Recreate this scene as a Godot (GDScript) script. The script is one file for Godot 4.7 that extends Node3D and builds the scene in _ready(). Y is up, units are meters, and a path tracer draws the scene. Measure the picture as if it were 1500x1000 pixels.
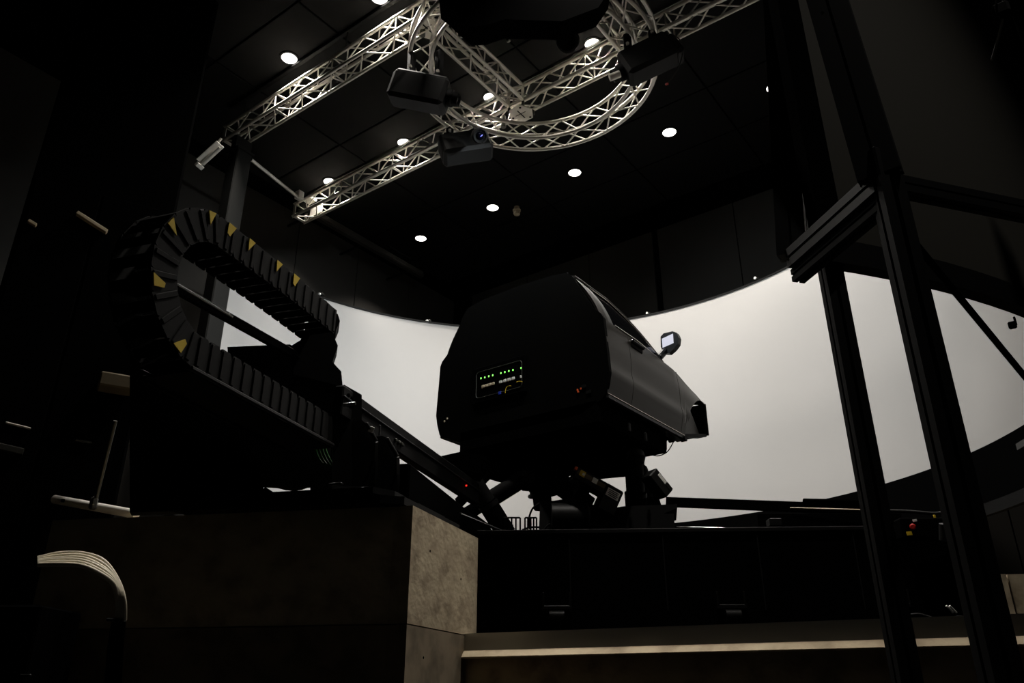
extends Node3D

# A driving-simulator hall: half a car body on a motion base inside a large cylindrical projection screen.
# World: y up, metres. -Z is the way the car points; the trusses run along X. The eye stands at (0, 1.3, 0).
const LENS := 1167.0            # focal length in pixels of a 1500 x 1000 frame
const EYE := Vector3(0, 1.3, 0)
const SCREEN_C := Vector3(-3.744, 0, -5.155)
const SCREEN_R := 4.0
var look := Basis.from_euler(Vector3(0.42238, 0.64026, 0))
var origin := {}
var used := {}
var M := {}
var rng := RandomNumberGenerator.new()
var unit_rod: CylinderMesh
var beam_power := 20.0


# ---------------------------------------------------------------- geometry collector
class Geo:
	var v := PackedVector3Array()
	var n := PackedVector3Array()

	func tri(a: Vector3, b: Vector3, c: Vector3, na: Vector3, nb: Vector3, nc: Vector3):
		if (b - a).cross(c - a).dot(na + nb + nc) > 0.0:
			v.append_array([a, c, b]); n.append_array([na, nc, nb])
		else:
			v.append_array([a, b, c]); n.append_array([na, nb, nc])

	func quad(a: Vector3, b: Vector3, c: Vector3, d: Vector3, m: Vector3):
		tri(a, b, c, m, m, m); tri(a, c, d, m, m, m)

	func quadn(a, b, c, d, na, nb, nc, nd):
		tri(a, b, c, na, nb, nc); tri(a, c, d, na, nc, nd)

	func box(c: Vector3, s: Vector3, B := Basis(), bev := 0.0):
		var h := s * 0.5
		var e: float = min(bev, min(h.x, min(h.y, h.z)) * 0.9)
		var p := func(sx, sy, sz, ax): # the corner's vertex that lies on the face across axis ax
			var q := Vector3(sx * (h.x - e), sy * (h.y - e), sz * (h.z - e))
			if ax == 0: q.x = sx * h.x
			elif ax == 1: q.y = sy * h.y
			else: q.z = sz * h.z
			return c + B * q
		for s1: float in [-1.0, 1.0]:
			quad(p.call(s1, -1, -1, 0), p.call(s1, 1, -1, 0), p.call(s1, 1, 1, 0), p.call(s1, -1, 1, 0), B * Vector3(s1, 0, 0))
			quad(p.call(-1, s1, -1, 1), p.call(1, s1, -1, 1), p.call(1, s1, 1, 1), p.call(-1, s1, 1, 1), B * Vector3(0, s1, 0))
			quad(p.call(-1, -1, s1, 2), p.call(1, -1, s1, 2), p.call(1, 1, s1, 2), p.call(-1, 1, s1, 2), B * Vector3(0, 0, s1))
		if e <= 0.0:
			return
		for s1: float in [-1.0, 1.0]:
			for s2: float in [-1.0, 1.0]:
				quad(p.call(s1, s2, -1, 0), p.call(s1, s2, 1, 0), p.call(s1, s2, 1, 1), p.call(s1, s2, -1, 1), B * Vector3(s1, s2, 0).normalized())
				quad(p.call(-1, s1, s2, 1), p.call(1, s1, s2, 1), p.call(1, s1, s2, 2), p.call(-1, s1, s2, 2), B * Vector3(0, s1, s2).normalized())
				quad(p.call(s1, -1, s2, 0), p.call(s1, 1, s2, 0), p.call(s1, 1, s2, 2), p.call(s1, -1, s2, 2), B * Vector3(s1, 0, s2).normalized())
				for s3: float in [-1.0, 1.0]:
					var m := B * Vector3(s1, s2, s3).normalized()
					tri(p.call(s1, s2, s3, 0), p.call(s1, s2, s3, 1), p.call(s1, s2, s3, 2), m, m, m)

	func tube(a: Vector3, b: Vector3, r0: float, r1 := -1.0, seg := 10):
		if r1 < 0.0: r1 = r0
		var d := (b - a).normalized()
		var x := d.cross(Vector3.UP if abs(d.y) < 0.9 else Vector3.RIGHT).normalized()
		var y := d.cross(x)
		for k in seg:
			var t0 := TAU * k / seg
			var t1 := TAU * (k + 1) / seg
			var n0 := x * cos(t0) + y * sin(t0)
			var n1 := x * cos(t1) + y * sin(t1)
			quadn(a + n0 * r0, a + n1 * r0, b + n1 * r1, b + n0 * r1, n0, n1, n1, n0)
			tri(a, a + n0 * r0, a + n1 * r0, -d, -d, -d)
			tri(b, b + n0 * r1, b + n1 * r1, d, d, d)

	func path(pts: Array, r: float, seg := 8, closed := false):
		var rings := []
		var count := pts.size()
		var up := Vector3.ZERO
		for i in count:
			var prev: Vector3 = pts[(i - 1 + count) % count] if closed or i > 0 else pts[i]
			var next: Vector3 = pts[(i + 1) % count] if closed or i < count - 1 else pts[i]
			var d := (next - prev).normalized()
			if up == Vector3.ZERO: up = Vector3.UP if abs(d.y) < 0.9 else Vector3.RIGHT
			var x := d.cross(up).normalized()
			up = x.cross(d).normalized()
			var ring := []
			for k in seg:
				var t := TAU * k / seg
				ring.append(x * cos(t) + up * sin(t))
			rings.append(ring)
		for i in (count if closed else count - 1):
			var j := (i + 1) % count
			for k in seg:
				var l := (k + 1) % seg
				quadn(pts[i] + rings[i][k] * r, pts[i] + rings[i][l] * r, pts[j] + rings[j][l] * r, pts[j] + rings[j][k] * r, rings[i][k], rings[i][l], rings[j][l], rings[j][k])
		if not closed:
			for i in [0, count - 1]:
				var m: Vector3 = (pts[0] - pts[1]).normalized() if i == 0 else (pts[count - 1] - pts[count - 2]).normalized()
				for k in seg:
					tri(pts[i], pts[i] + rings[i][k] * r, pts[i] + rings[i][(k + 1) % seg] * r, m, m, m)

	func prism(poly: Array, o: Vector3, ux: Vector3, uy: Vector3, w: Vector3):
		# a flat outline in the plane (ux, uy) at o, thickened by w
		var pp := PackedVector2Array(poly)
		var ids := Geometry2D.triangulate_polygon(pp)
		var P := []
		var mid := Vector2.ZERO
		for q in pp:
			P.append(o + ux * q.x + uy * q.y); mid += q
		var m := w.normalized()
		for k in range(0, ids.size(), 3):
			tri(P[ids[k]], P[ids[k + 1]], P[ids[k + 2]], -m, -m, -m)
			tri(P[ids[k]] + w, P[ids[k + 1]] + w, P[ids[k + 2]] + w, m, m, m)
		var turn := -1.0 if Geometry2D.is_polygon_clockwise(pp) else 1.0
		for k in pp.size():
			var l := (k + 1) % pp.size()
			var e := pp[l] - pp[k]
			var out := (ux * e.y - uy * e.x).normalized() * turn
			quad(P[k], P[l], P[l] + w, P[k] + w, out)

	func lathe(o: Vector3, dir: Vector3, prof: Array, seg := 16):
		var d := dir.normalized()
		var x := d.cross(Vector3.UP if abs(d.y) < 0.9 else Vector3.RIGHT).normalized()
		var y := d.cross(x)
		for i in prof.size() - 1:
			var a: Vector2 = prof[i]
			var b: Vector2 = prof[i + 1]
			var t := (b - a).normalized()
			for k in seg:
				var c0 := x * cos(TAU * k / seg) + y * sin(TAU * k / seg)
				var c1 := x * cos(TAU * (k + 1) / seg) + y * sin(TAU * (k + 1) / seg)
				var n0 := (c0 * t.y - d * t.x).normalized()
				var n1 := (c1 * t.y - d * t.x).normalized()
				if n0 == Vector3.ZERO: n0 = d; n1 = d
				quadn(o + c0 * a.x + d * a.y, o + c1 * a.x + d * a.y, o + c1 * b.x + d * b.y, o + c0 * b.x + d * b.y, n0, n1, n1, n0)

	func ball(o: Vector3, r: float, seg := 8):
		var prof := []
		for i in seg + 1:
			var t := PI * i / seg
			prof.append(Vector2(r * sin(t), -r * cos(t)))
		lathe(o, Vector3.UP, prof, seg * 2)

	func grid(P: Array, hint: Vector3):
		var rows := P.size()
		var cols: int = P[0].size()
		var N := []
		for i in rows:
			var row := []
			for j in cols:
				var du: Vector3 = P[min(i + 1, rows - 1)][j] - P[max(i - 1, 0)][j]
				var dv: Vector3 = P[i][min(j + 1, cols - 1)] - P[i][max(j - 1, 0)]
				var m := du.cross(dv).normalized()
				if m.dot(hint) < 0.0: m = -m
				if m == Vector3.ZERO: m = hint.normalized()
				row.append(m)
			N.append(row)
		for i in rows - 1:
			for j in cols - 1:
				quadn(P[i][j], P[i][j + 1], P[i + 1][j + 1], P[i + 1][j], N[i][j], N[i][j + 1], N[i + 1][j + 1], N[i + 1][j])

	func commit(at: Vector3) -> ArrayMesh:
		var pv := PackedVector3Array()
		for q in v: pv.append(q - at)
		var a := []
		a.resize(Mesh.ARRAY_MAX)
		a[Mesh.ARRAY_VERTEX] = pv
		a[Mesh.ARRAY_NORMAL] = n
		var am := ArrayMesh.new()
		am.add_surface_from_arrays(Mesh.PRIMITIVE_TRIANGLES, a)
		return am


# ---------------------------------------------------------------- scene helpers
func V(x: float, h: float, z: float) -> Vector3: return Vector3(x, h + EYE.y, z)   # h counts from eye level
func sight(x: float, y: float) -> Vector3: return look * Vector3((x - 750.0) / LENS, (500.0 - y) / LENS, -1)
func at(x: float, y: float, d: float) -> Vector3: return EYE + sight(x, y) * d
func at_h(x: float, y: float, h: float) -> Vector3:
	var s := sight(x, y)
	return EYE + s * (h / s.y)
func at_z(x: float, y: float, z: float) -> Vector3:
	var s := sight(x, y)
	return EYE + s * (z / s.z)
func ring_at(deg: float, r: float, h: float) -> Vector3:
	return V(SCREEN_C.x + r * cos(deg_to_rad(deg)), h, SCREEN_C.z + r * sin(deg_to_rad(deg)))

func numbered(called: String, parent: Node) -> String:
	var key := str(parent.get_instance_id()) + called
	if not used.has(key):
		used[key] = 0
		return called
	used[key] += 1
	return "%s_%03d" % [called, used[key]]

func thing(called: String, label: String, category: String, where: Vector3, group := "") -> Node3D:
	var o := Node3D.new()
	o.name = numbered(called, self)
	add_child(o, true)
	o.position = where
	origin[o] = where
	tag(o, label, category, group)
	return o

func tag(o: Node, label: String, category: String, group := ""):
	o.set_meta("label", label)
	o.set_meta("category", category)
	if group: o.set_meta("group", group)

func part(parent: Node3D, called: String, g: Geo, m: Material, label := "") -> MeshInstance3D:
	var o := MeshInstance3D.new()
	o.name = numbered(called, parent)
	o.mesh = g.commit(origin[parent])
	o.material_override = m
	o.cast_shadow = GeometryInstance3D.SHADOW_CASTING_SETTING_ON
	parent.add_child(o, true)
	origin[o] = origin[parent]
	if label: o.set_meta("label", label)
	return o

func single(called: String, g: Geo, m: Material, label: String, category: String, group := "") -> MeshInstance3D:
	# a thing that is one mesh, its node at the middle of its underside
	var box := AABB(g.v[0], Vector3.ZERO)
	for q in g.v: box = box.expand(q)
	var base := box.position + Vector3(box.size.x * 0.5, 0, box.size.z * 0.5)
	var o := MeshInstance3D.new()
	o.name = numbered(called, self)
	o.mesh = g.commit(base)
	o.material_override = m
	o.position = base
	add_child(o, true)
	origin[o] = base
	if category: tag(o, label, category, group)
	else: o.set_meta("label", label)
	return o

func struct(called: String, g: Geo, m: Material, label: String) -> MeshInstance3D:
	var o := single(called, g, m, label, "")
	o.set_meta("kind", "structure")
	return o

func rod(parent: Node3D, called: String, a: Vector3, b: Vector3, r: float, m: Material) -> MeshInstance3D:
	# a straight round bar: the shared unit cylinder laid from a to b
	var d := (b - a)
	var y := d.normalized()
	var x := y.cross(Vector3.UP if abs(y.y) < 0.9 else Vector3.RIGHT).normalized()
	var o := MeshInstance3D.new()
	o.name = numbered(called, parent)
	o.mesh = unit_rod
	o.material_override = m
	o.transform = Transform3D(Basis(x * r, d, x.cross(y) * r), (a + b) * 0.5 - origin[parent])
	parent.add_child(o, true)
	return o

func gbox(c: Vector3, s: Vector3, B := Basis(), bev := 0.0) -> Geo:
	var g := Geo.new(); g.box(c, s, B, bev); return g
func gtube(a: Vector3, b: Vector3, r: float, r1 := -1.0, seg := 12) -> Geo:
	var g := Geo.new(); g.tube(a, b, r, r1, seg); return g
func gpath(pts: Array, r: float, seg := 8, closed := false) -> Geo:
	var g := Geo.new(); g.path(pts, r, seg, closed); return g
func axes(xdir: Vector3, ynear: Vector3) -> Basis:
	# a right-handed basis whose x is xdir and whose y leans towards ynear
	var x := xdir.normalized()
	var z := x.cross(ynear).normalized()
	return Basis(x, z.cross(x), z)
func beam(a: Vector3, b: Vector3, hgt: float, wid: float, bev := 0.004, up := Vector3.UP) -> Geo:
	return gbox((a + b) * 0.5, Vector3(a.distance_to(b), hgt, wid), axes(b - a, up), bev)
func curve(pts: Array, steps := 6) -> Array:
	var out := []
	for i in pts.size() - 1:
		var p0: Vector3 = pts[max(i - 1, 0)]
		var p1: Vector3 = pts[i]
		var p2: Vector3 = pts[i + 1]
		var p3: Vector3 = pts[min(i + 2, pts.size() - 1)]
		for k in steps: out.append(p1.cubic_interpolate(p2, p0, p3, float(k) / steps))
	out.append(pts[pts.size() - 1])
	return out

func mat(albedo: Color, rough := 0.6, metal := 0.0) -> StandardMaterial3D:
	var m := StandardMaterial3D.new()
	m.albedo_color = albedo; m.roughness = rough; m.metallic = metal
	if metal < 0.1 and albedo.get_luminance() < 0.16: m.metallic_specular = 0.25
	return m
func glow(c: Color, e: float) -> StandardMaterial3D:
	var m := mat(Color(0.8, 0.8, 0.8), 0.5)
	m.emission_enabled = true; m.emission = c; m.emission_energy_multiplier = e
	return m
func noise_tex(freq: float, seed_: int, ramp: Array, size := 512, bump := false) -> NoiseTexture2D:
	var f := FastNoiseLite.new()
	f.noise_type = FastNoiseLite.TYPE_SIMPLEX_SMOOTH
	f.seed = seed_; f.frequency = freq; f.fractal_octaves = 5
	var t := NoiseTexture2D.new()
	t.width = size; t.height = size; t.seamless = true; t.noise = f
	if bump:
		t.as_normal_map = true; t.bump_strength = 4.0
	else:
		var g := Gradient.new()
		g.offsets = PackedFloat32Array([0.0, 0.4, 0.62, 1.0])
		g.colors = PackedColorArray(ramp)
		t.color_ramp = g
	return t


func _ready():
	rng.seed = 7
	# ------------------------------------------------ camera, sky, exposure
	var cam := Camera3D.new()
	cam.name = "camera"
	cam.transform = Transform3D(look, EYE)
	cam.fov = 2.0 * rad_to_deg(atan(500.0 / LENS))
	cam.near = 0.05; cam.far = 100.0
	add_child(cam)
	cam.current = true
	var env := Environment.new()
	env.background_mode = Environment.BG_COLOR
	env.background_color = Color(0, 0, 0)
	env.ambient_light_source = Environment.AMBIENT_SOURCE_DISABLED
	env.tonemap_mode = Environment.TONE_MAPPER_LINEAR
	env.tonemap_exposure = 1.0
	env.sdfgi_enabled = true; env.ssao_enabled = true; env.ssil_enabled = true
	var we := WorldEnvironment.new()
	we.name = "environment"; we.environment = env
	add_child(we)
	var lamp_power := 11.0          # ceiling downlights
	beam_power = 14.8               # each projector's white picture

	unit_rod = CylinderMesh.new()
	unit_rod.top_radius = 1.0; unit_rod.bottom_radius = 1.0; unit_rod.height = 1.0
	unit_rod.radial_segments = 10; unit_rod.rings = 0

	make_materials()
	make_room()
	make_screen()
	make_lights(lamp_power)
	make_trusses()
	make_projectors()
	make_concrete()
	make_table()
	make_gantry()
	make_chain()
	make_hexapod()
	make_car()
	make_screen_stand()
	make_left_side()
	make_right_side()


func make_materials():
	M.black = mat(Color(0.035, 0.035, 0.035), 0.75)
	M.deep = mat(Color(0.018, 0.018, 0.018), 0.8)
	M.deep.metallic_specular = 0.06; M.deep.roughness = 0.95
	M.satin = mat(Color(0.05, 0.05, 0.048), 0.45)
	M.gunmetal = mat(Color(0.2, 0.2, 0.2), 0.4, 0.6)
	M.wall = mat(Color(0.165, 0.158, 0.146), 0.85)
	M.ceiling = mat(Color(0.045, 0.045, 0.045), 0.9)
	M.plain_wall = mat(Color(0.42, 0.41, 0.39), 0.85)
	M.floor = mat(Color(0.05, 0.05, 0.05), 0.6)
	M.shell = mat(Color(0.22, 0.21, 0.175), 0.9)
	M.alu = mat(Color(0.82, 0.80, 0.76), 0.42, 0.55)
	M.alu_dark = mat(Color(0.3, 0.3, 0.28), 0.4, 0.7)
	M.steel = mat(Color(0.75, 0.75, 0.74), 0.22, 1.0)
	M.column = mat(Color(0.078, 0.078, 0.07), 0.7)
	M.plate = mat(Color(0.9, 0.88, 0.84), 0.5, 0.15)
	M.plastic = mat(Color(0.085, 0.085, 0.083), 0.5)
	M.chain = mat(Color(0.06, 0.06, 0.057), 0.6)
	M.yellow = mat(Color(0.85, 0.72, 0.12), 0.6)
	M.red = mat(Color(0.8, 0.1, 0.05), 0.5)
	M.orange = mat(Color(0.9, 0.35, 0.12), 0.5)
	M.white = mat(Color(0.85, 0.85, 0.83), 0.5)
	M.label = mat(Color(0.88, 0.87, 0.84), 0.6)
	M.green = mat(Color(0.05, 0.35, 0.08), 0.5)
	M.blue = mat(Color(0.1, 0.2, 0.65), 0.45)
	M.beige = mat(Color(0.72, 0.66, 0.55), 0.55)
	M.pale_cable = mat(Color(0.9, 0.86, 0.76), 0.5)
	M.paint = mat(Color(0.145, 0.137, 0.122), 0.33)
	M.paint.metallic = 0.35
	M.paint.clearcoat_enabled = false
	M.bulkhead = mat(Color(0.018, 0.018, 0.016), 0.8)
	M.bulkhead.metallic_specular = 0.1
	M.trim = mat(Color(0.08, 0.08, 0.08), 0.3)
	M.chrome = mat(Color(0.75, 0.73, 0.7), 0.25, 1.0)
	M.glass = mat(Color(0.03, 0.03, 0.035, 0.93), 0.08)
	M.glass.transparency = BaseMaterial3D.TRANSPARENCY_ALPHA
	M.lens = mat(Color(0.02, 0.02, 0.05), 0.05)
	M.lens.metallic = 0.3
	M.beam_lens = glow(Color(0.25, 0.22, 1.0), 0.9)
	M.led = glow(Color(0.45, 1.0, 0.25), 1.6)
	M.red_led = glow(Color(1.0, 0.12, 0.05), 0.9)
	M.dim_concrete = mat(Color(0.34, 0.30, 0.22), 0.9)
	M.mirror_screen = glow(Color(0.86, 0.86, 0.92), 0.85)
	M.mirror_screen.albedo_color = Color(0.02, 0.02, 0.02)
	M.lamp = glow(Color(1.0, 0.98, 0.95), 6.0)
	M.concrete = mat(Color(1, 1, 1), 0.85)
	M.concrete.albedo_texture = noise_tex(0.006, 3, [Color(0.47, 0.41, 0.32), Color(0.70, 0.63, 0.52), Color(0.76, 0.695, 0.575), Color(0.80, 0.74, 0.62)], 1024)
	M.concrete.uv1_triplanar = true; M.concrete.uv1_world_triplanar = true; M.concrete.uv1_scale = Vector3.ONE * 0.7
	M.concrete.normal_enabled = true
	M.concrete.normal_texture = noise_tex(0.05, 8, [], 512, true)
	M.concrete.normal_scale = 0.25
	M.ledge_metal = mat(Color(0.72, 0.72, 0.70), 0.3, 0.6)
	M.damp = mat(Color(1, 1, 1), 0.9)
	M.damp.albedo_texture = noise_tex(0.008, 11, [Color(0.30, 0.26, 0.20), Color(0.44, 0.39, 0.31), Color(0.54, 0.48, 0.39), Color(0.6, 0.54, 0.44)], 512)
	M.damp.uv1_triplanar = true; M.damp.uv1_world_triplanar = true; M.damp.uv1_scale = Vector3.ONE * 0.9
	# the screen: a white vinyl sheet, lit by the projectors' plain white pictures
	M.screen = mat(Color(0.71, 0.70, 0.69), 0.95)


# ---------------------------------------------------------------- room
const X0 := -8.75
const X1 := 4.5
const Z0 := -9.95
const Z1 := 4.0
const TOP := 6.75

func make_room():
	var cy := TOP + EYE.y
	struct("floor", gbox(Vector3((X0 + X1) / 2, -0.1, (Z0 + Z1) / 2), Vector3(X1 - X0 + 0.4, 0.2, Z1 - Z0 + 0.4)), M.floor, "dark floor of the pit")
	var ceil_ := struct("ceiling", gbox(Vector3((X0 + X1) / 2, cy + 0.13, (Z0 + Z1) / 2), Vector3(X1 - X0 + 0.4, 0.2, Z1 - Z0 + 0.4)), M.deep, "black ceiling with downlights")
	var pw := 1.46
	var pd := 0.953
	for i in range(-1, 6):
		for j in range(-2, 6):
			var c := Vector3(-7.726 + pw * i, cy + 0.015, -7.924 + pd * j)
			if c.x - pw / 2 < X0 or c.z - pd / 2 < Z0: continue
			part(ceil_, "panel", gbox(c, Vector3(pw - 0.02, 0.03, pd - 0.02), Basis(), 0.004), M.ceiling)
	struct("wall_right", gbox(Vector3(X1 + 0.1, cy / 2, (Z0 + Z1) / 2), Vector3(0.2, cy, Z1 - Z0)), M.deep, "dark side wall")
	struct("wall_front", gbox(Vector3((X0 + X1) / 2, cy / 2, Z1 + 0.1), Vector3(X1 - X0 + 0.4, cy, 0.2)), M.plain_wall, "plain grey wall behind the viewer")
	var back := struct("wall_back", gbox(Vector3((X0 + X1) / 2, cy / 2, Z0 - 0.13), Vector3(X1 - X0 + 0.4, cy, 0.2)), M.deep, "dark wall behind the screen")
	var jx := at_z(967, 390, Z0).x
	var x := jx - 7 * 1.25
	while x < X1 - 1.25:
		var gap := 0.1 if absf(x + 1.25 - jx) < 0.01 else 0.012
		if x > X0 - 0.6:
			var xa := maxf(x, X0)
			part(back, "panel", gbox(Vector3((xa + x + 1.25 - gap) / 2, cy / 2, Z0 - 0.015), Vector3(x + 1.25 - gap - xa, cy - 0.02, 0.03), Basis(), 0.003), M.wall)
		x += 1.25
	var left := struct("wall_left", gbox(Vector3(X0 - 0.13, cy / 2, (Z0 + Z1) / 2), Vector3(0.2, cy, Z1 - Z0 + 0.4)), M.deep, "dark wall beside the screen")
	var z := Z0
	while z < Z1 - 1.2:
		part(left, "panel", gbox(Vector3(X0 - 0.015, cy / 2, z + 0.6), Vector3(0.03, cy - 0.02, 1.188), Basis(), 0.003), M.wall)
		z += 1.2


# ---------------------------------------------------------------- screen
func arc_wall(g: Geo, a0: float, a1: float, r0: float, r1: float, h0: float, h1: float, step := 2.0):
	var count := int(ceil((a1 - a0) / step))
	for k in count:
		var t0 := a0 + (a1 - a0) * k / count
		var t1 := a0 + (a1 - a0) * (k + 1) / count
		var n0 := Vector3(cos(deg_to_rad(t0)), 0, sin(deg_to_rad(t0)))
		var n1 := Vector3(cos(deg_to_rad(t1)), 0, sin(deg_to_rad(t1)))
		g.quadn(ring_at(t0, r0, h0), ring_at(t1, r0, h0), ring_at(t1, r0, h1), ring_at(t0, r0, h1), -n0, -n1, -n1, -n0)
		g.quadn(ring_at(t0, r1, h0), ring_at(t1, r1, h0), ring_at(t1, r1, h1), ring_at(t0, r1, h1), n0, n1, n1, n0)
		for h in [h0, h1]:
			g.quad(ring_at(t0, r0, h), ring_at(t1, r0, h), ring_at(t1, r1, h), ring_at(t0, r1, h), Vector3.UP if h == h1 else Vector3.DOWN)
	for t in [a0, a1]:
		var e := Vector3(-sin(deg_to_rad(t)), 0, cos(deg_to_rad(t))) * (1.0 if t == a1 else -1.0)
		g.quad(ring_at(t, r0, h0), ring_at(t, r1, h0), ring_at(t, r1, h1), ring_at(t, r0, h1), e)

const A0 := 170.0
const A1 := 398.0
const LOW := 1.985
const HIGH := 4.854

func make_screen():
	var s := thing("projection_screen", "huge curved white projection screen wrapped round the car, black on its outside", "projection screen", V(SCREEN_C.x, LOW - 0.45, SCREEN_C.z))
	var g := Geo.new()
	arc_wall(g, A0 + 0.5, A1 - 1.2, SCREEN_R, SCREEN_R + 0.004, LOW, HIGH)
	part(s, "screen_sheet", g, M.screen, "glowing white inner sheet")
	g = Geo.new()
	arc_wall(g, A0, A1, SCREEN_R + 0.006, SCREEN_R + 0.022, LOW - 0.53, HIGH + 0.01)
	part(s, "outer_shell", g, M.shell, "dull black outer shell")
	g = Geo.new()
	arc_wall(g, A0, A1, SCREEN_R - 0.012, SCREEN_R + 0.008, LOW - 0.5, LOW)
	part(s, "skirt", g, M.deep)
	for e in [[A0 - 0.3, A0 + 0.5], [A1 - 1.2, A1 + 0.3]]:
		g = Geo.new()
		arc_wall(g, e[0], e[1], SCREEN_R - 0.03, SCREEN_R + 0.03, LOW - 0.5, HIGH + 0.02)
		part(s, "end_trim", g, M.deep)
	g = Geo.new()
	arc_wall(g, A0, A1, SCREEN_R - 0.02, SCREEN_R + 0.034, LOW - 0.555, LOW - 0.455)
	part(s, "bottom_rim", g, M.black)
	g = Geo.new()
	arc_wall(g, A0, A1, SCREEN_R - 0.01, SCREEN_R + 0.06, HIGH, HIGH + 0.025)
	part(s, "top_rim", g, M.satin)
	g = Geo.new()
	arc_wall(g, 328.0, 352.0, SCREEN_R - 0.10, SCREEN_R - 0.06, LOW - 0.20, LOW - 0.15)
	part(s, "lower_rail", g, M.gunmetal)
	var names := ["small pale tracking sensor clipped to the screen top just above the cable chain end", "small pale tracking sensor on the screen top left of the car roof",
		"small pale tracking sensor on the screen top right of the car roof", "small pale tracking sensor on the screen top beside the hanging frame"]
	var k := 0
	for p in [Vector2(471, 433), Vector2(628, 472), Vector2(950, 461), Vector2(1108, 410)]:
		var w := at_h(p.x, p.y, HIGH + 0.05)
		var t := thing("tracking_sensor", names[k], "sensor", w, "tracking sensors along the screen top")
		part(t, "body", gbox(w + Vector3(0, 0.01, 0), Vector3(0.07, 0.05, 0.05), Basis(), 0.012), M.column)
		part(t, "lens_tip", gtube(w + Vector3(0, 0.01, 0.02), w + Vector3(0, 0.01, 0.05), 0.017), M.white, "pale round tip")
		part(t, "bracket", gbox(w + Vector3(0, -0.025, 0), Vector3(0.03, 0.04, 0.03), Basis(), 0.004), M.satin)
		k += 1


# ---------------------------------------------------------------- lamps
func make_lights(power: float):
	var labels := {
		"0,0": "round white ceiling downlight lowest in the far row, above the screen's left part",
		"1,0": "round white ceiling downlight next to the smoke detector",
		"2,0": "round white ceiling downlight in the far row under the middle of the ring truss",
		"3,0": "round white ceiling downlight in the far row right of the ring truss",
		"4,0": "ceiling downlight half hidden behind the hanging frame at the right",
		"0,1": "ceiling downlight just above the left end of the far straight truss",
		"1,1": "ceiling downlight behind the far truss, left of the purple-lit projector",
		"2,1": "ceiling downlight behind the far truss beside the truss junction plate",
		"3,1": "ceiling downlight shining between far truss and ring, left of the right-hand projector",
		"1,2": "large round ceiling downlight alone above the near truss at the left",
		"2,2": "ceiling downlight cut by the picture's top edge above the near truss",
		"3,2": "ceiling downlight above the near truss, beyond the picture's top edge",
		"4,2": "ceiling downlight over the pit edge, well beyond the picture's top edge",
		"6,3": "dimmed ceiling downlight over the hanging frame, well beyond the picture's top edge",
	}
	for key in labels:
		var ij: PackedStringArray = key.split(",")
		var c := V(-7.726 + 1.46 * int(ij[0]), TOP, -7.924 + 1.906 * int(ij[1]))
		if key == "4,0": c.x -= 0.07
		var t := thing("ceiling_downlight", labels[key], "ceiling light", c, "ceiling downlights")
		var g := Geo.new()
		g.lathe(c, Vector3.DOWN, [Vector2(0.085, 0.0), Vector2(0.115, 0.0), Vector2(0.112, 0.012), Vector2(0.09, 0.016), Vector2(0.085, 0.0)], 24)
		part(t, "trim_ring", g, M.black)
		g = Geo.new()
		g.lathe(c, Vector3.DOWN, [Vector2(0.0, 0.02), Vector2(0.05, 0.018), Vector2(0.088, 0.008), Vector2(0.088, 0.0), Vector2(0.0, 0.0)], 24)
		part(t, "lamp_lens", g, M.lamp, "glowing lens")
		var l := SpotLight3D.new()
		l.name = "downlight"
		l.light_color = Color(1.0, 0.975, 0.94)
		l.light_energy = power * (0.5 if key == "6,3" else (1.6 if key == "4,2" else 1.0))
		l.spot_range = 14.0; l.spot_attenuation = 2.0; l.spot_angle = 30.0 if key == "6,3" else (38.0 if key == "4,2" else 54.0); l.spot_angle_attenuation = 0.6
		l.light_size = 0.08; l.shadow_enabled = true
		t.add_child(l)
		l.position = Vector3(0, -0.035, 0)
		l.rotation.x = -PI / 2
	var s := at_h(757, 303, TOP)
	var d := thing("smoke_detector", "small white ribbed smoke detector on the ceiling beside a downlight", "smoke detector", s)
	var g := Geo.new()
	g.lathe(s, Vector3.DOWN, [Vector2(0.0, 0.0), Vector2(0.04, 0.0), Vector2(0.045, 0.03), Vector2(0.03, 0.04)], 20)
	part(d, "base", g, M.beige)
	g = Geo.new()
	g.lathe(s, Vector3.DOWN, [Vector2(0.03, 0.04), Vector2(0.06, 0.055), Vector2(0.06, 0.075), Vector2(0.035, 0.085), Vector2(0.035, 0.10), Vector2(0.05, 0.11), Vector2(0.045, 0.135), Vector2(0.0, 0.145)], 20)
	part(d, "sensor_head", g, M.beige)


# ---------------------------------------------------------------- trusses
const TB := 6.25     # lower chords of the straight trusses, above the eye
const CC := 0.205

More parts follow.
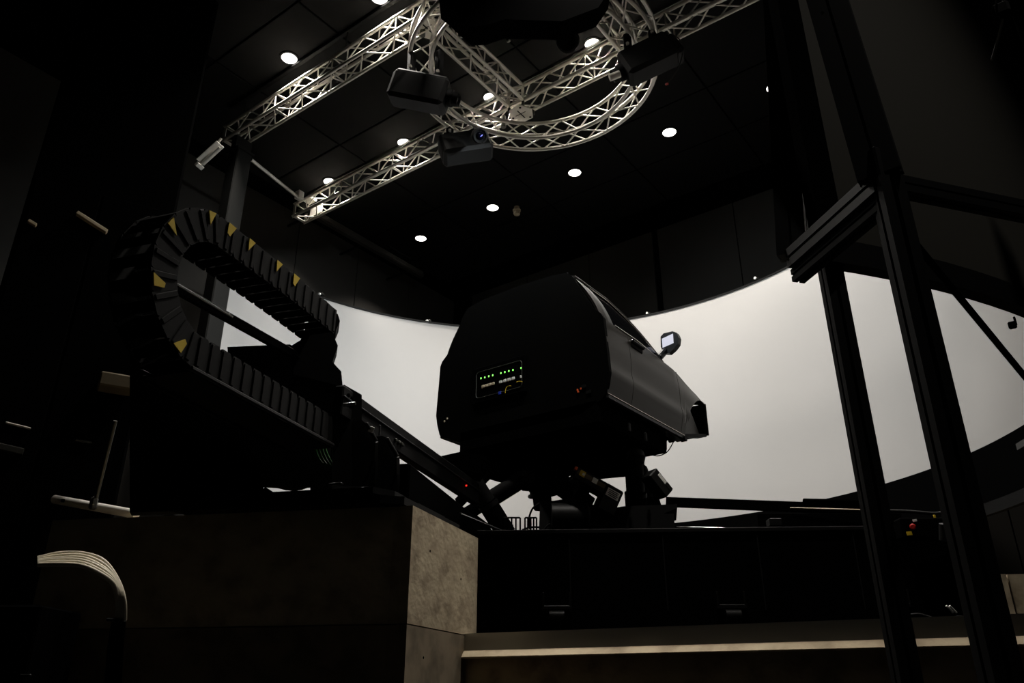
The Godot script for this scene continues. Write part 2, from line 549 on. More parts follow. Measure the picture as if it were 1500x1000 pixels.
func straight_truss(called: String, label: String, a: Vector3, b: Vector3, bays: int, ends: Array) -> Node3D:
	# a square ladder truss: a and b are the ends of the axis at the height of the lower chords
	var t := thing(called, label, "truss", a)
	var d := (b - a).normalized()
	var side := d.cross(Vector3.UP).normalized() * (CC / 2)
	var up := Vector3.UP * CC
	for q in [side, -side, side + up, -side + up]:
		rod(t, "chord", a + q, b + q, 0.0215, M.alu)
	var step := (b - a) / bays
	var faces := [[side, -side], [side, side + up], [-side, -side + up], [side + up, -side + up]]
	for f in 4:
		for k in bays:
			var p: Vector3 = faces[f][k % 2 if f % 2 == 0 else (k + 1) % 2]
			var q: Vector3 = faces[f][(k + 1) % 2 if f % 2 == 0 else k % 2]
			rod(t, "brace", a + step * k + p, a + step * (k + 1) + q, 0.0085, M.alu)
			if k % 4 == 0: rod(t, "brace", a + step * k + faces[f][0], a + step * k + faces[f][1], 0.0085, M.alu)
	for e in ends:
		var o: Vector3 = a if e == 0 else b
		var B := axes(d, Vector3.UP)
		part(t, "end_plate", gbox(o + side * 1.0 + up / 2, Vector3(0.05, CC + 0.05, 0.012), B, 0.003), M.plate)
		part(t, "end_plate", gbox(o - side * 1.0 + up / 2, Vector3(0.05, CC + 0.05, 0.012), B, 0.003), M.plate)
		part(t, "end_plate", gbox(o, Vector3(0.05, 0.012, CC + 0.05), B, 0.003), M.plate)
		part(t, "end_plate", gbox(o + up, Vector3(0.05, 0.012, CC + 0.05), B, 0.003), M.plate)
	return t

func make_trusses():
	var zn := -4.32
	var zf := -5.93
	var near := straight_truss("lattice_truss", "near straight aluminium lattice truss running from upper middle down to the column at the left", V(-7.55, TB, zn), V(-2.2, TB, zn), 22, [0])
	# its drooping end piece
	var e0 := at(322, 216, 9.15)
	var e1 := at(292, 243, 9.15)
	part(near, "corner_block", gbox((e0 + e1) / 2 + Vector3(0, 0.05, 0), Vector3(e0.distance_to(e1), 0.012, 0.13), axes(e1 - e0, Vector3.UP), 0.003), M.plate, "bright short end piece")
	rod(near, "corner_tube", e0, e1, 0.016, M.alu)
	rod(near, "corner_tube", e0 + Vector3(0, 0.13, 0), e1 + Vector3(0, 0.03, 0), 0.016, M.alu)
	rod(near, "corner_tube", e0, e1 + Vector3(0, 0.03, 0), 0.01, M.alu)
	part(near, "end_plate", gbox(e1, Vector3(0.05, 0.04, 0.1), axes(e1 - e0, Vector3.UP), 0.004), M.plate)
	var far := straight_truss("lattice_truss", "far straight aluminium lattice truss crossing behind the ring, its end plates at the left", V(-8.2, TB, zf), V(-0.2, TB, zf), 33, [0])
	# bright gusset and clamp at its left end
	part(far, "gusset_plate", gbox(V(-7.95, TB + CC / 2 + 0.02, zf - CC / 2 + 0.02), Vector3(0.26, CC, 0.012), Basis(), 0.003), M.plate, "bright plate with bolt holes")
	part(far, "gusset_plate", gbox(V(-8.02, TB + CC + 0.05, zf), Vector3(0.16, 0.05, 0.14), Basis(), 0.01), M.plate)
	var c1 := straight_truss("lattice_truss", "short aluminium cross truss left of the ring centre, above the upright junction plate", V(-4.285, TB, zn - 0.11), V(-4.285, TB, zf + 0.11), 6, [0, 1])
	var c2 := straight_truss("lattice_truss", "short aluminium cross truss above the right-hand projector", V(-2.82, TB, zn - 0.11), V(-2.82, TB, zf + 0.11), 6, [0, 1])
	# junction plates
	for spec in [[c1, Vector3(-4.285, 0, zf), 0.0], [c1, Vector3(-4.285, 0, zn), 0.0], [c2, Vector3(-2.82, 0, zf), 0.0]]:
		var o: Vector3 = V(spec[1].x, TB - 0.075, spec[1].z)
		var hexa := []
		for k in 6: hexa.append(Vector2(cos(TAU * k / 6), sin(TAU * k / 6)) * 0.15)
		var g := Geo.new()
		g.prism(hexa, o, Vector3.RIGHT, Vector3.BACK, Vector3(0, -0.012, 0))
		var pl := part(spec[0], "junction_plate", g, M.plate, "pale six-sided plate with holes")
		for k in 3:
			g = Geo.new()
			var hp := o + Vector3(cos(TAU * (k + 0.5) / 3), 0, sin(TAU * (k + 0.5) / 3)) * 0.115 + Vector3(0, -0.0135, 0)
			g.tube(hp, hp + Vector3(0, -0.003, 0), 0.014)
			part(pl, "bolt", g, M.black)
		part(pl, "slot", gbox(o + Vector3(0, -0.013, 0), Vector3(0.012, 0.005, 0.15), Basis(), 0.0), M.black)
		part(pl, "slot", gbox(o + Vector3(0, -0.013, 0.01), Vector3(0.14, 0.005, 0.006), Basis(), 0.0), M.black)
		for sx in [-1, 1]:
			for sz in [-1, 1]:
				rod(spec[0], "hanger_tube", o + Vector3(sx * 0.1, 0, sz * 0.1), o + Vector3(sx * 0.1, 0.09, sz * 0.1), 0.017, M.alu_dark)
	# the ring
	var rc := V(-3.62, 5.9, -5.226)
	var ring := thing("ring_truss", "round aluminium lattice truss ring carrying the projectors under the straight trusses", "truss", rc)
	var at_ring := func(t: float, r: float, h: float): return rc + Vector3(cos(t) * r, h, sin(t) * r)
	for r in [1.055, 1.27]:
		for h in [0.0, 0.205]:
			var pts := []
			for k in 72: pts.append(at_ring.call(TAU * k / 72, r, h))
			part(ring, "chord", gpath(pts, 0.0215, 10, true), M.alu)
	var bays := 30
	for k in bays:
		var t0 := TAU * k / bays
		var t1 := TAU * (k + 1) / bays
		var odd := k % 2 == 1
		rod(ring, "brace", at_ring.call(t0, 1.27 if odd else 1.055, 0.0), at_ring.call(t1, 1.055 if odd else 1.27, 0.0), 0.0085, M.alu)
		rod(ring, "brace", at_ring.call(t0, 1.27 if odd else 1.055, 0.205), at_ring.call(t1, 1.055 if odd else 1.27, 0.205), 0.0085, M.alu)
		rod(ring, "brace", at_ring.call(t0, 1.27, 0.205 if odd else 0.0), at_ring.call(t1, 1.27, 0.0 if odd else 0.205), 0.0085, M.alu)
		rod(ring, "brace", at_ring.call(t0, 1.055, 0.205 if odd else 0.0), at_ring.call(t1, 1.055, 0.0 if odd else 0.205), 0.0085, M.alu)
	# clamps that hang it from the straight trusses
	for z in [zn, zf]:
		for sx in [-1, 1]:
			var dz: float = absf(z - rc.z)
			var x: float = rc.x + sx * sqrt(1.16 * 1.16 - dz * dz)
			rod(ring, "hanger_clamp", Vector3(x, rc.y + 0.2, z), Vector3(x, TB + EYE.y + 0.01, z), 0.03, M.alu_dark)
	# ceiling channel over the far truss and drop rods
	var ch := thing("strut_track", "pale slotted channel fixed to the ceiling along the far truss", "channel", V(-4.2, TOP, -6.03))
	part(ch, "track", gbox(V(-4.2, TOP - 0.025, -6.03), Vector3(8.0, 0.05, 0.05), Basis(), 0.006), M.alu_dark)
	for x in [-7.6, -5.6, -3.6, -1.2]:
		rod(ch, "drop_rod", V(x, TOP - 0.04, -6.03), V(x, TB + CC, -6.03), 0.008, M.alu_dark)
	var ch2 := thing("strut_track", "dark channel fixed to the ceiling along the near truss", "channel", V(-4.9, TOP, -4.22))
	part(ch2, "track", gbox(V(-4.9, TOP - 0.025, -4.22), Vector3(5.2, 0.05, 0.05), Basis(), 0.006), M.satin)
	for x in [-7.2, -5.4, -3.2]:
		rod(ch2, "drop_rod", V(x, TOP - 0.04, -4.22), V(x, TB + CC, -4.22), 0.008, M.alu_dark)


# ---------------------------------------------------------------- projectors
func projector(label: String, tl: Vector3, tr: Vector3, bl: Vector3, thick: float, lens_side: int, lens_mat: Material, lens_shift := 0.0) -> Node3D:
	# the face tl-tr-bl is the one the viewer sees; the case goes back by thick
	var x := (tr - tl)
	var B := axes(x, tl - bl)
	var hgt := (tl - bl).dot(B.y)
	var c := tl + x * 0.5 - B.y * hgt * 0.5
	if (c - EYE).dot(B.z) > 0: c += B.z * thick * 0.5
	else: c -= B.z * thick * 0.5
	var t := thing("projector", label, "projector", c - B.y * hgt * 0.5, "ceiling projectors")
	part(t, "case", gbox(c, Vector3(x.length(), hgt, thick), B, 0.035), M.plastic)
	part(t, "top_cover", gbox(c + B.y * hgt * 0.42, Vector3(x.length() * 0.96, hgt * 0.26, thick * 0.96), B, 0.03), M.black)
	part(t, "vent_panel", gbox(c - B.x * x.length() * 0.492 * lens_side, Vector3(0.02, hgt * 0.5, thick * 0.6), B, 0.004), M.black)
	var o := c + B.x * (x.length() * 0.5 * lens_side) + B.z * lens_shift
	var g := Geo.new()
	g.lathe(o, B.x * lens_side, [Vector2(0.0, 0.0), Vector2(0.085, 0.0), Vector2(0.085, 0.05), Vector2(0.065, 0.06), Vector2(0.065, 0.11), Vector2(0.058, 0.115), Vector2(0.05, 0.09), Vector2(0.0, 0.08)], 20)
	if lens_mat == null: lens_side = 0
	var lens: Node3D = t if lens_side == 0 else part(t, "lens_barrel", g, M.black)
	g = Geo.new()
	g.lathe(o + B.x * lens_side * 0.085, B.x * lens_side, [Vector2(0.0, 0.02), Vector2(0.03, 0.015), Vector2(0.05, 0.0), Vector2(0.0, -0.002)], 16)
	if lens_side != 0: part(lens, "lens_glass", g, lens_mat)
	# yoke of two clamps on top
	for s in [-0.25, 0.25]:
		var q: Vector3 = c + B.x * x.length() * s + B.y * hgt * 0.5
		var up_to := maxf(q.y + 0.1, EYE.y + 5.9)
		part(t, "clamp", gbox(Vector3(q.x, (q.y + up_to) / 2 - 0.01, q.z), Vector3(0.06, up_to - q.y + 0.02, 0.08), Basis(), 0.01), M.black)
		part(t, "clamp_bolt", gtube(q + Vector3(0, 0.1, 0) - B.z * 0.06, q + Vector3(0, 0.1, 0) + B.z * 0.06, 0.016), M.alu)
	return t

func throw_beam(p: Node3D, from: Vector3, to: Vector3, half_angle: float, share: float):
	# the projector's beam, from just in front of its lens
	var l := SpotLight3D.new()
	l.name = "beam"
	l.light_color = Color(0.955, 0.985, 1.0)
	l.light_energy = beam_power * share
	l.spot_range = 16.0; l.spot_attenuation = 2.0; l.spot_angle = half_angle; l.spot_angle_attenuation = 1.0
	l.light_size = 0.05; l.shadow_enabled = true
	p.add_child(l)
	l.global_transform = Transform3D(Basis.looking_at(to - from, Vector3.UP), from)

func make_projectors():
	var p1 := projector("black projector hanging at the left of the ring, its short lens pointing right", at(577, 97, 7.75), at(659, 112, 7.65), at(575, 138, 7.66), 0.26, 1, M.lens)
	throw_beam(p1, at(672, 138, 7.68) + Vector3(0.1, -0.12, -0.05), ring_at(290, SCREEN_R, 3.4), 45.0, 0.52)
	var p2 := projector("black projector below the ring, seen from underneath, with a purple glint in its lens", at(640, 196, 8.82), at(712, 186, 8.95), at(648, 222, 8.62), 0.24, 1, null)
	var lc := at(703, 199, 8.4)
	var g := Geo.new()
	var to_eye := (EYE - lc).normalized()
	var aim := (to_eye + Vector3(0.3, -0.25, 0)).normalized()
	g.lathe(lc, aim, [Vector2(0.0, -0.09), Vector2(0.08, -0.09), Vector2(0.085, 0.0), Vector2(0.07, 0.02), Vector2(0.05, 0.0), Vector2(0.0, -0.01)], 22)
	var hood := part(p2, "wide_lens", g, M.black)
	g = Geo.new()
	g.lathe(lc + aim * 0.005, aim, [Vector2(0.0, 0.02), Vector2(0.025, 0.015), Vector2(0.045, -0.005), Vector2(0.0, -0.01)], 16)
	part(hood, "lens_glass", g, M.lens)
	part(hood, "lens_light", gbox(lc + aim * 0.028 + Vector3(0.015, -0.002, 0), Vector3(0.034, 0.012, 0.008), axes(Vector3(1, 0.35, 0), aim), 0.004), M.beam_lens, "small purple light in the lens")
	var p3 := projector("large black projector at the right of the ring with a loose cable on its side", at(901, 76, 7.55), at(974, 41, 7.55), at(914, 110, 7.4), 0.24, -1, M.lens)
	throw_beam(p3, at(890, 118, 7.45) + Vector3(-0.1, -0.12, -0.05), ring_at(186, SCREEN_R, 3.0), 44.0, 0.92)
	part(p3, "case_end", gbox(at(985, 74, 7.6), Vector3(0.14, 0.26, 0.22), axes(at(1000, 60, 7.55) - at(925, 96, 7.55), Vector3.UP), 0.03), M.plastic)
	part(p3, "cable", gpath(curve([at(988, 52, 7.5), at(997, 60, 7.5), at(1000, 78, 7.5), at(992, 102, 7.45), at(978, 122, 7.4)]), 0.005), M.alu_dark, "thin grey cable")
	part(p3, "cable_plug", gbox(at(977, 123, 7.4), Vector3(0.03, 0.02, 0.02), Basis(), 0.004), M.red, "small red plug")
	part(p3, "side_tube", gtube(at(893, 114, 7.5), at(908, 108, 7.5), 0.035), M.alu, "short metal tube")
	# the big dark one that hangs in the middle, nearest to the viewer
	var a := at(640, -60, 6.5)
	var b := at(892, -60, 6.5)
	var outline := [Vector2(0, -60), Vector2(6, 20), Vector2(16, 30), Vector2(52, 72), Vector2(72, 70), Vector2(100, 58), Vector2(180, 62), Vector2(232, 36), Vector2(252, 0), Vector2(252, -60)]
	var poly := []
	var k := a.distance_to(b) / 252.0
	var B := axes(b - a, Vector3.UP)
	for q in outline: poly.append(Vector2(q.x * k, -(q.y + 60) * k))
	var t := thing("projector", "big black projector housing hanging from the ceiling at the very top middle", "projector", a + Vector3(0.6, -0.7, 0), "ceiling projectors")
	g = Geo.new()
	g.prism(poly, a, B.x, B.y, B.z * -0.2)
	part(t, "case", g, M.deep)
	part(t, "hanger_pole", gtube(at(770, -40, 6.6), at(770, -40, 6.6) + Vector3(0, TOP + EYE.y - at(770, -40, 6.6).y, 0), 0.06), M.deep)
	g = Geo.new()
	var l4 := at(832, 60, 6.5)
	g.lathe(l4, at(826, 66, 6.3) - l4, [Vector2(0.0, -0.05), Vector2(0.09, -0.05), Vector2(0.09, 0.04), Vector2(0.07, 0.05), Vector2(0.05, 0.03), Vector2(0.0, 0.02)], 18)
	part(t, "lens_barrel", g, M.black)
	throw_beam(t, at(828, 70, 6.25), ring_at(228, SCREEN_R, 2.9), 40.0, 0.34)
	part(t, "cable", gpath(curve([at(742, 33, 6.4), at(741, 44, 6.4), at(735, 52, 6.4), at(720, 60, 6.4)]), 0.006), M.alu_dark)
	part(t, "connector", gbox(at(745, 60, 6.4), Vector3(0.03, 0.02, 0.02), Basis(), 0.004), M.plate, "small bright connector")
	part(t, "edge_strip", gbox(at(715, 12, 6.42), Vector3(0.24, 0.02, 0.02), axes(at(728, 24, 6.42) - at(704, 2, 6.42), Vector3.UP), 0.004), M.satin)


# ---------------------------------------------------------------- concrete
const G_DIR := Vector3(-0.3173, 0, -0.9483)     # the way the long travel rail runs
const G_SIDE := Vector3(0.9483, 0, -0.3173)     # across it, to the right

func slab(poly: Array, h0: float, h1: float) -> Geo:
	# plan outline of Vector3s, from h0 to h1 above the eye
	var p := []
	for q in poly: p.append(Vector2(q.x, q.z))
	var g := Geo.new()
	g.prism(p, Vector3(0, h0 + EYE.y, 0), Vector3.RIGHT, Vector3.BACK, Vector3(0, h1 - h0, 0))
	return g

func make_concrete():
	var c0 := at_h(605, 740, 0.95)
	var c1 := at_h(578, 742, 0.95)
	var c2 := c1 + (at_h(200, 757, 0.95) - c1) * 1.35
	var c3 := c0 + G_DIR * 1.0
	var c4 := c2 + G_DIR * 1.0
	var t := thing("concrete_plinth", "tall pale concrete plinth carrying the travel rail, its right face lit by the screen", "plinth", Vector3(c0.x, 0, c0.z))
	part(t, "upper_lift", slab([c0, c1, c2, c4, c3], 0.352, 0.95), M.concrete)
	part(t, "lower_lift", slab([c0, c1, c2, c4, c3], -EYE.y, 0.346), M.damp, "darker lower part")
	for q in [[G_DIR * 0.25, 0.75], [G_DIR * 0.72, 0.66], [G_DIR * 0.22, 0.2]]:
		var w: Vector3 = c0 + q[0]
		w.y = q[1] + EYE.y
		part(t, "tie_hole", gtube(w - G_SIDE * 0.02, w + G_SIDE * 0.001, 0.007), M.deep)
	# ledge of the pit
	var a := at_h(668, 930, 0.35)
	var b := at_h(1432, 903, 0.35)
	var far := b + (b - a) * 0.8
	var inw := Vector3(-(b - a).z, 0, (b - a).x).normalized() * -1.0
	if inw.dot(Vector3(0, 0, -1)) < 0: inw = -inw
	var l := thing("pit_ledge", "long concrete pit edge with a brushed metal strip, below the black platform", "ledge", Vector3(a.x, 0, a.z))
	var out := -inw
	part(l, "metal_strip", slab([a, far, far + inw * 0.012, a + inw * 0.012], 0.262, 0.352), M.ledge_metal, "brushed grey metal angle")
	part(l, "metal_top", slab([a, far, far + inw * 0.12, a + inw * 0.12], 0.352, 0.357), M.ledge_metal)
	part(l, "concrete_lip", lip_shape(a, far, out), M.concrete, "narrow pale sloping concrete lip")
	part(l, "pit_wall", slab([a + inw * 0.012, far + inw * 0.012, far + inw * 0.35, a + inw * 0.35], -EYE.y, 0.222), M.concrete)
	part(l, "deck", slab([a + inw * 0.014, far + inw * 0.014, far + inw * 1.6, a + inw * 1.6], 0.30, 0.349), M.black)
	# block at the right
	var r0 := at_h(1380, 842, 0.9)
	var r1 := at_h(1600, 838, 0.9)
	var rb := thing("concrete_block", "dim concrete block at the far right beyond the platform end", "concrete block", Vector3(r0.x, 0, r0.z))
	var mid := r0.lerp(r1, 0.43)
	part(rb, "block", slab([r0, mid, mid + Vector3(-0.2, 0, -0.8), r0 + Vector3(-0.2, 0, -0.8)], -EYE.y, 0.9), M.concrete)
	part(rb, "block", slab([mid + Vector3(0.004, 0, -0.03), r1 + Vector3(0, 0, -0.03), r1 + Vector3(-0.2, 0, -0.8), mid + Vector3(-0.2, 0, -0.8)], -EYE.y, 0.9), M.concrete)
	# cables on the ledge
	single("cable", gpath(curve([at(1440, 896, 3.9), at(1462, 899, 3.85), at(1482, 908, 3.8), at(1502, 922, 3.75), at(1530, 950, 3.7)]), 0.008, 8), M.blue, "thick blue cable arching over the ledge at the far right edge", "cable", "cables at the right end of the ledge")
	single("cable", gpath(curve([at(1440, 902, 3.85), at(1464, 904, 3.8), at(1484, 913, 3.76), at(1502, 928, 3.7), at(1525, 955, 3.66)]), 0.005, 8), M.beige, "thin pale cable lying beside the thick blue one", "cable", "cables at the right end of the ledge")
	single("cable", gpath(curve([at(1318, 905, 4.0), at(1345, 900, 4.0), at(1380, 909, 3.95), at(1402, 904, 3.9), at(1424, 905, 3.85)]), 0.008, 8), M.satin, "black cable lying on the ledge between the two frame posts", "cable", "cables at the right end of the ledge")


# ---------------------------------------------------------------- platform
func lip_shape(a: Vector3, b: Vector3, out: Vector3) -> Geo:
	var g := Geo.new()
	var o := Vector3(a.x, EYE.y, a.z)
	g.prism([Vector2(-0.2, 0.262), Vector2(0.002, 0.262), Vector2(0.045, 0.226), Vector2(0.045, 0.218), Vector2(-0.2, 0.218)], o, out, Vector3.UP, Vector3(b.x - a.x, 0, b.z - a.z))
	return g

func make_table():
	var a := at_h(699, 777, 1.1)
	var b := at_h(1388, 769, 1.1)
	var dir := (b - a).normalized()
	var back := Vector3(dir.z, 0, -dir.x)
	if back.z > 0: back = -back
	var t := thing("motion_platform", "long black motion platform carrying the car, on the deck behind the metal strip", "platform", Vector3(a.x, 0.505 + EYE.y, a.z))
	part(t, "front_beam", slab([a, b, b + back * 0.3, a + back * 0.3], 0.358, 1.1), M.deep)
	part(t, "deck_plate", slab([a + back * 0.02, b + back * 0.02, b + back * 2.6, a + back * 2.6], 1.05, 1.098), M.deep)
	part(t, "top_edge", beam(a + Vector3(0, -0.015, 0) - back * 0.006, b + Vector3(0, -0.015, 0) - back * 0.006, 0.03, 0.02), M.black)
	# sloping end with ribs
	var g := Geo.new()
	g.prism([Vector2(0, 0.0), Vector2(0.12, -0.02), Vector2(0.17, -0.1), Vector2(0.17, -0.32), Vector2(0.06, -0.56), Vector2(0, -0.56)], b, dir, Vector3.UP, back * 0.3)
	part(t, "end_cap", g, M.black)
	for k in 4:
		part(t, "rib", gbox(b + dir * (0.03 + 0.03 * k) + Vector3(0, -0.42 + 0.05 * k, 0) - back * 0.008, Vector3(0.012, 0.09, 0.016), axes(dir + Vector3(0, 1.2, 0), Vector3.UP), 0.003), M.satin)
	# carriers under the beam
	for f in [0.17, 0.53, 0.86]:
		var c: Vector3 = a.lerp(b, f) - back * 0.012
		c.y = EYE.y + 0.57
		part(t, "carrier", gbox(c + Vector3(0, 0.0, 0), Vector3(0.2, 0.03, 0.05), axes(dir, Vector3.UP), 0.006), M.satin)
		for s in [-0.09, 0.09]:
			part(t, "carrier_cheek", gbox(c + dir * s + Vector3(0, 0.05, 0), Vector3(0.012, 0.1, 0.05), axes(dir, Vector3.UP), 0.003), M.satin)
		part(t, "roller", gtube(c + Vector3(0, -0.06, 0) - dir * 0.05 - back * 0.03, c + Vector3(0, -0.06, 0) + dir * 0.05 - back * 0.03, 0.04), M.satin)
	for f in [0.2, 0.4, 0.6, 0.8]:
		var c: Vector3 = a.lerp(b, f)
		part(t, "seam", gbox(c + Vector3(0, -0.3, 0) - back * 0.002, Vector3(0.008, 0.5, 0.01), axes(dir, Vector3.UP), 0.0), M.black)
	# rear slide rails with polished tops, seen just above the front edge
	var r := thing("slide_rail", "bright polished slide rail on the platform right of the motion base", "rail", at(1050, 774, 6.9))
	part(r, "rail_bar", beam(at(986, 772.5, 6.9), at(1118, 776, 6.7), 0.022, 0.03), M.steel)
	part(r, "rail_foot", beam(at(986, 777, 6.92), at(1118, 779, 6.72), 0.04, 0.05), M.black)


# ---------------------------------------------------------------- travel rail and stand
func pix_prism(px: Array, d: float, thick: float, facing := Vector3.ZERO) -> Geo:
	# an outline of a solid plate: its corners seen at depth d in an upright plane, thickened away from the eye
	var c := Vector2.ZERO
	for q in px: c += q
	c /= px.size()
	var o := at(c.x, c.y, d)
	var m := facing
	if m == Vector3.ZERO:
		m = (EYE - o); m.y = 0
	m = m.normalized()
	var ux := Vector3.UP.cross(m).normalized()
	var poly := []
	for q in px:
		var s := sight(q.x, q.y)
		var w := EYE + s * ((o - EYE).dot(m) / s.dot(m))
		poly.append(Vector2((w - o).dot(ux), (w - o).y))
	var g := Geo.new()
	g.prism(poly, o, ux, Vector3.UP, -m * thick)
	return g

func make_gantry():
	var t := thing("travel_rail", "long black travel rail running from the concrete plinth back towards the car", "rail", at(560, 742, 4.6))
	var b0 := at_h(504, 563, 1.62)
	var b1 := at_h(702, 707.5, 1.62)
	var side := Vector3(-(b1 - b0).z, 0, (b1 - b0).x).normalized()
	if side.x > 0: side = -side
	part(t, "upper_beam", beam(b0 + Vector3(0, -0.09, 0) + side * 0.03, b1 + Vector3(0, -0.09, 0) + side * 0.03, 0.18, 0.06, 0.008), M.black)
	part(t, "beam_lip", beam(b0 + Vector3(0, -0.07, 0) - side * 0.003, b1 + Vector3(0, -0.07, 0) - side * 0.003, 0.012, 0.02), M.gunmetal)
	var l0 := at_h(600, 677, 1.22)
	var l1 := at_h(736, 787, 1.22)
	part(t, "lower_beam", beam(l0 + side * 0.11 + Vector3(0, -0.132, 0), l1 + side * 0.11 + Vector3(0, -0.132, 0), 0.264, 0.22, 0.01), M.deep)
	part(t, "steel_guide", beam(at(674, 752, 5.3), at(742, 780, 5.9), 0.014, 0.02), M.steel, "thin bright steel guide")
	for k in 4:
		var w := b0.lerp(b1, 0.02 + 0.02 * k) + Vector3(0, -0.05, 0) - side * 0.004
		part(t, "bolt", gtube(w, w - side * 0.01, 0.012), M.deep)
	for k in 3:
		var w := b0.lerp(b1, 0.3 + 0.02 * k) + Vector3(0, -0.12, 0) - side * 0.008
		part(t, "clip", gbox(w, Vector3(0.03, 0.02, 0.02), axes(b1 - b0, Vector3.UP), 0.004), M.alu_dark)
	# stand on the plinth
	var s := thing("rail_stand", "black welded stand with two gusset plates holding the rail on the plinth", "stand", at(545, 735, 4.35))
	var p0 := at_h(588, 738, 0.953)
	var p1 := at_h(545, 728, 0.953)
	var p2 := p1 + (at_h(250, 742, 0.953) - p1)
	part(s, "base_plate", slab([at_h(592, 738.5, 0.953), at_h(556, 736, 0.953), at_h(250, 748, 0.953), at_h(250, 748, 0.953) + G_DIR * 0.8, at_h(592, 738.5, 0.953) + G_DIR * 0.8], 0.953, 0.995), M.satin)
	part(s, "upper_plate", slab([at_h(578, 728, 0.996), at_h(546, 722, 0.996), at_h(300, 734, 0.996), at_h(300, 734, 0.996) + G_DIR * 0.7, at_h(578, 728, 0.996) + G_DIR * 0.7], 0.996, 1.03), M.satin)
	part(s, "upright", pix_prism([Vector2(498, 568), Vector2(504, 563), Vector2(530, 578), Vector2(530, 712), Vector2(487, 712), Vector2(487, 610)], 4.5, 0.14), M.plastic)
	part(s, "gusset", pix_prism([Vector2(515, 616), Vector2(530, 615), Vector2(538, 622), Vector2(551, 646), Vector2(549, 712), Vector2(515, 712)], 4.42, 0.02), M.satin)
	part(s, "gusset", pix_prism([Vector2(540, 640), Vector2(560, 638), Vector2(566, 641), Vector2(582, 668), Vector2(583, 728), Vector2(540, 722)], 4.46, 0.02), M.satin)
	part(s, "gusset_edge", beam(at(536, 619, 4.41), at(551, 646, 4.41), 0.014, 0.03), M.gunmetal)
	part(s, "gusset_edge", beam(at(551, 647, 4.41), at(549, 710, 4.41), 0.012, 0.03, 0.002, Vector3.RIGHT), M.gunmetal)
	part(s, "gusset_edge", beam(at(566, 641, 4.45), at(582, 668, 4.45), 0.014, 0.03), M.gunmetal)
	part(s, "gusset_edge", beam(at(582, 669, 4.45), at(583, 726, 4.45), 0.012, 0.03, 0.002, Vector3.RIGHT), M.gunmetal)
	part(s, "pin", gtube(at(503, 593, 4.38), at(521, 591, 4.38), 0.011), M.steel, "bright steel pin")
	part(s, "sticker", gbox(at(544, 629, 4.40), Vector3(0.028, 0.034, 0.006), axes(Vector3(1, -0.5, -0.6), Vector3.UP), 0.002), M.label, "small white sticker")
	part(s, "hinge", gbox(at(556, 630, 4.42), Vector3(0.012, 0.06, 0.012), Basis(), 0.003), M.gunmetal)
	part(s, "stopper", gbox(at(492, 709, 4.3), Vector3(0.08, 0.014, 0.03), axes(G_SIDE, Vector3.UP), 0.004), M.gunmetal)
	# cabinet under the chain with a rounded belly
	var c := thing("drive_housing", "black drive housing with a bulging underside, below the cable chain on the plinth", "machine housing", at(340, 740, 4.9))
	part(c, "body", pix_prism([Vector2(190, 520), Vector2(250, 520), Vector2(400, 600), Vector2(480, 655), Vector2(505, 660), Vector2(505, 706), Vector2(452, 709), Vector2(444, 712), Vector2(432, 713.5), Vector2(420, 712.5), Vector2(408, 709.5), Vector2(386, 708), Vector2(386, 745), Vector2(190, 750)], 4.95, 0.1), M.deep)
	part(c, "inner_cover", pix_prism([Vector2(333, 508), Vector2(425, 504), Vector2(470, 545), Vector2(500, 575), Vector2(492, 660), Vector2(440, 620), Vector2(340, 560)], 4.95, 0.1), M.deep)
	part(c, "cross_strut", beam(at(386, 716, 4.93), at(420, 738, 4.93), 0.03, 0.03), M.black)
	part(c, "sensor_box", gbox(at(434, 724, 4.85), Vector3(0.045, 0.04, 0.04), Basis(), 0.006), M.black)
	part(c, "sensor_wire", gtube(at(433, 712, 4.85), at(434, 722, 4.85), 0.004), M.black)
	part(c, "base_foot", pix_prism([Vector2(386, 728), Vector2(530, 724), Vector2(530, 745), Vector2(386, 745)], 4.9, 0.1), M.deep)
	part(c, "side_post", pix_prism([Vector2(454, 700), Vector2(500, 700), Vector2(500, 740), Vector2(456, 740)], 4.92, 0.1), M.deep)
	part(c, "bright_rod", gtube(at(289, 640, 4.9), at(275, 705, 4.9), 0.009), M.white, "upright bright rod")
	part(c, "rod_bracket", gbox(at(298, 646, 4.9), Vector3(0.02, 0.05, 0.02), Basis(), 0.004), M.gunmetal)
	part(c, "status_lamp", gbox(at(235, 717, 4.9), Vector3(0.009, 0.009, 0.01), Basis(), 0.001), M.red_led, "tiny red status lamp")
	part(c, "status_lamp", gbox(at(241, 711, 4.9), Vector3(0.008, 0.02, 0.01), axes(Vector3(1, 0.3, 0), Vector3.UP), 0.001), M.orange, "tiny orange connector")
	# green cables and pale panel peeking out beside the stand
	for k in 4:
		single("cable", gpath(curve([at(462 + k * 4, 648, 4.6), at(463 + k * 5, 662, 4.6), at(469 + k * 5, 675, 4.6), at(478 + k * 4, 684, 4.6)]), 0.007), M.green,
			"dark green cable hanging below the end of the cable chain", "cable", "green cables under the cable chain end")
	single("terminal_box", pix_prism([Vector2(474, 604), Vector2(489, 612), Vector2(484, 668), Vector2(478, 668)], 4.75, 0.1), M.column, "grey terminal box half hidden between cable chain end and stand", "terminal box")


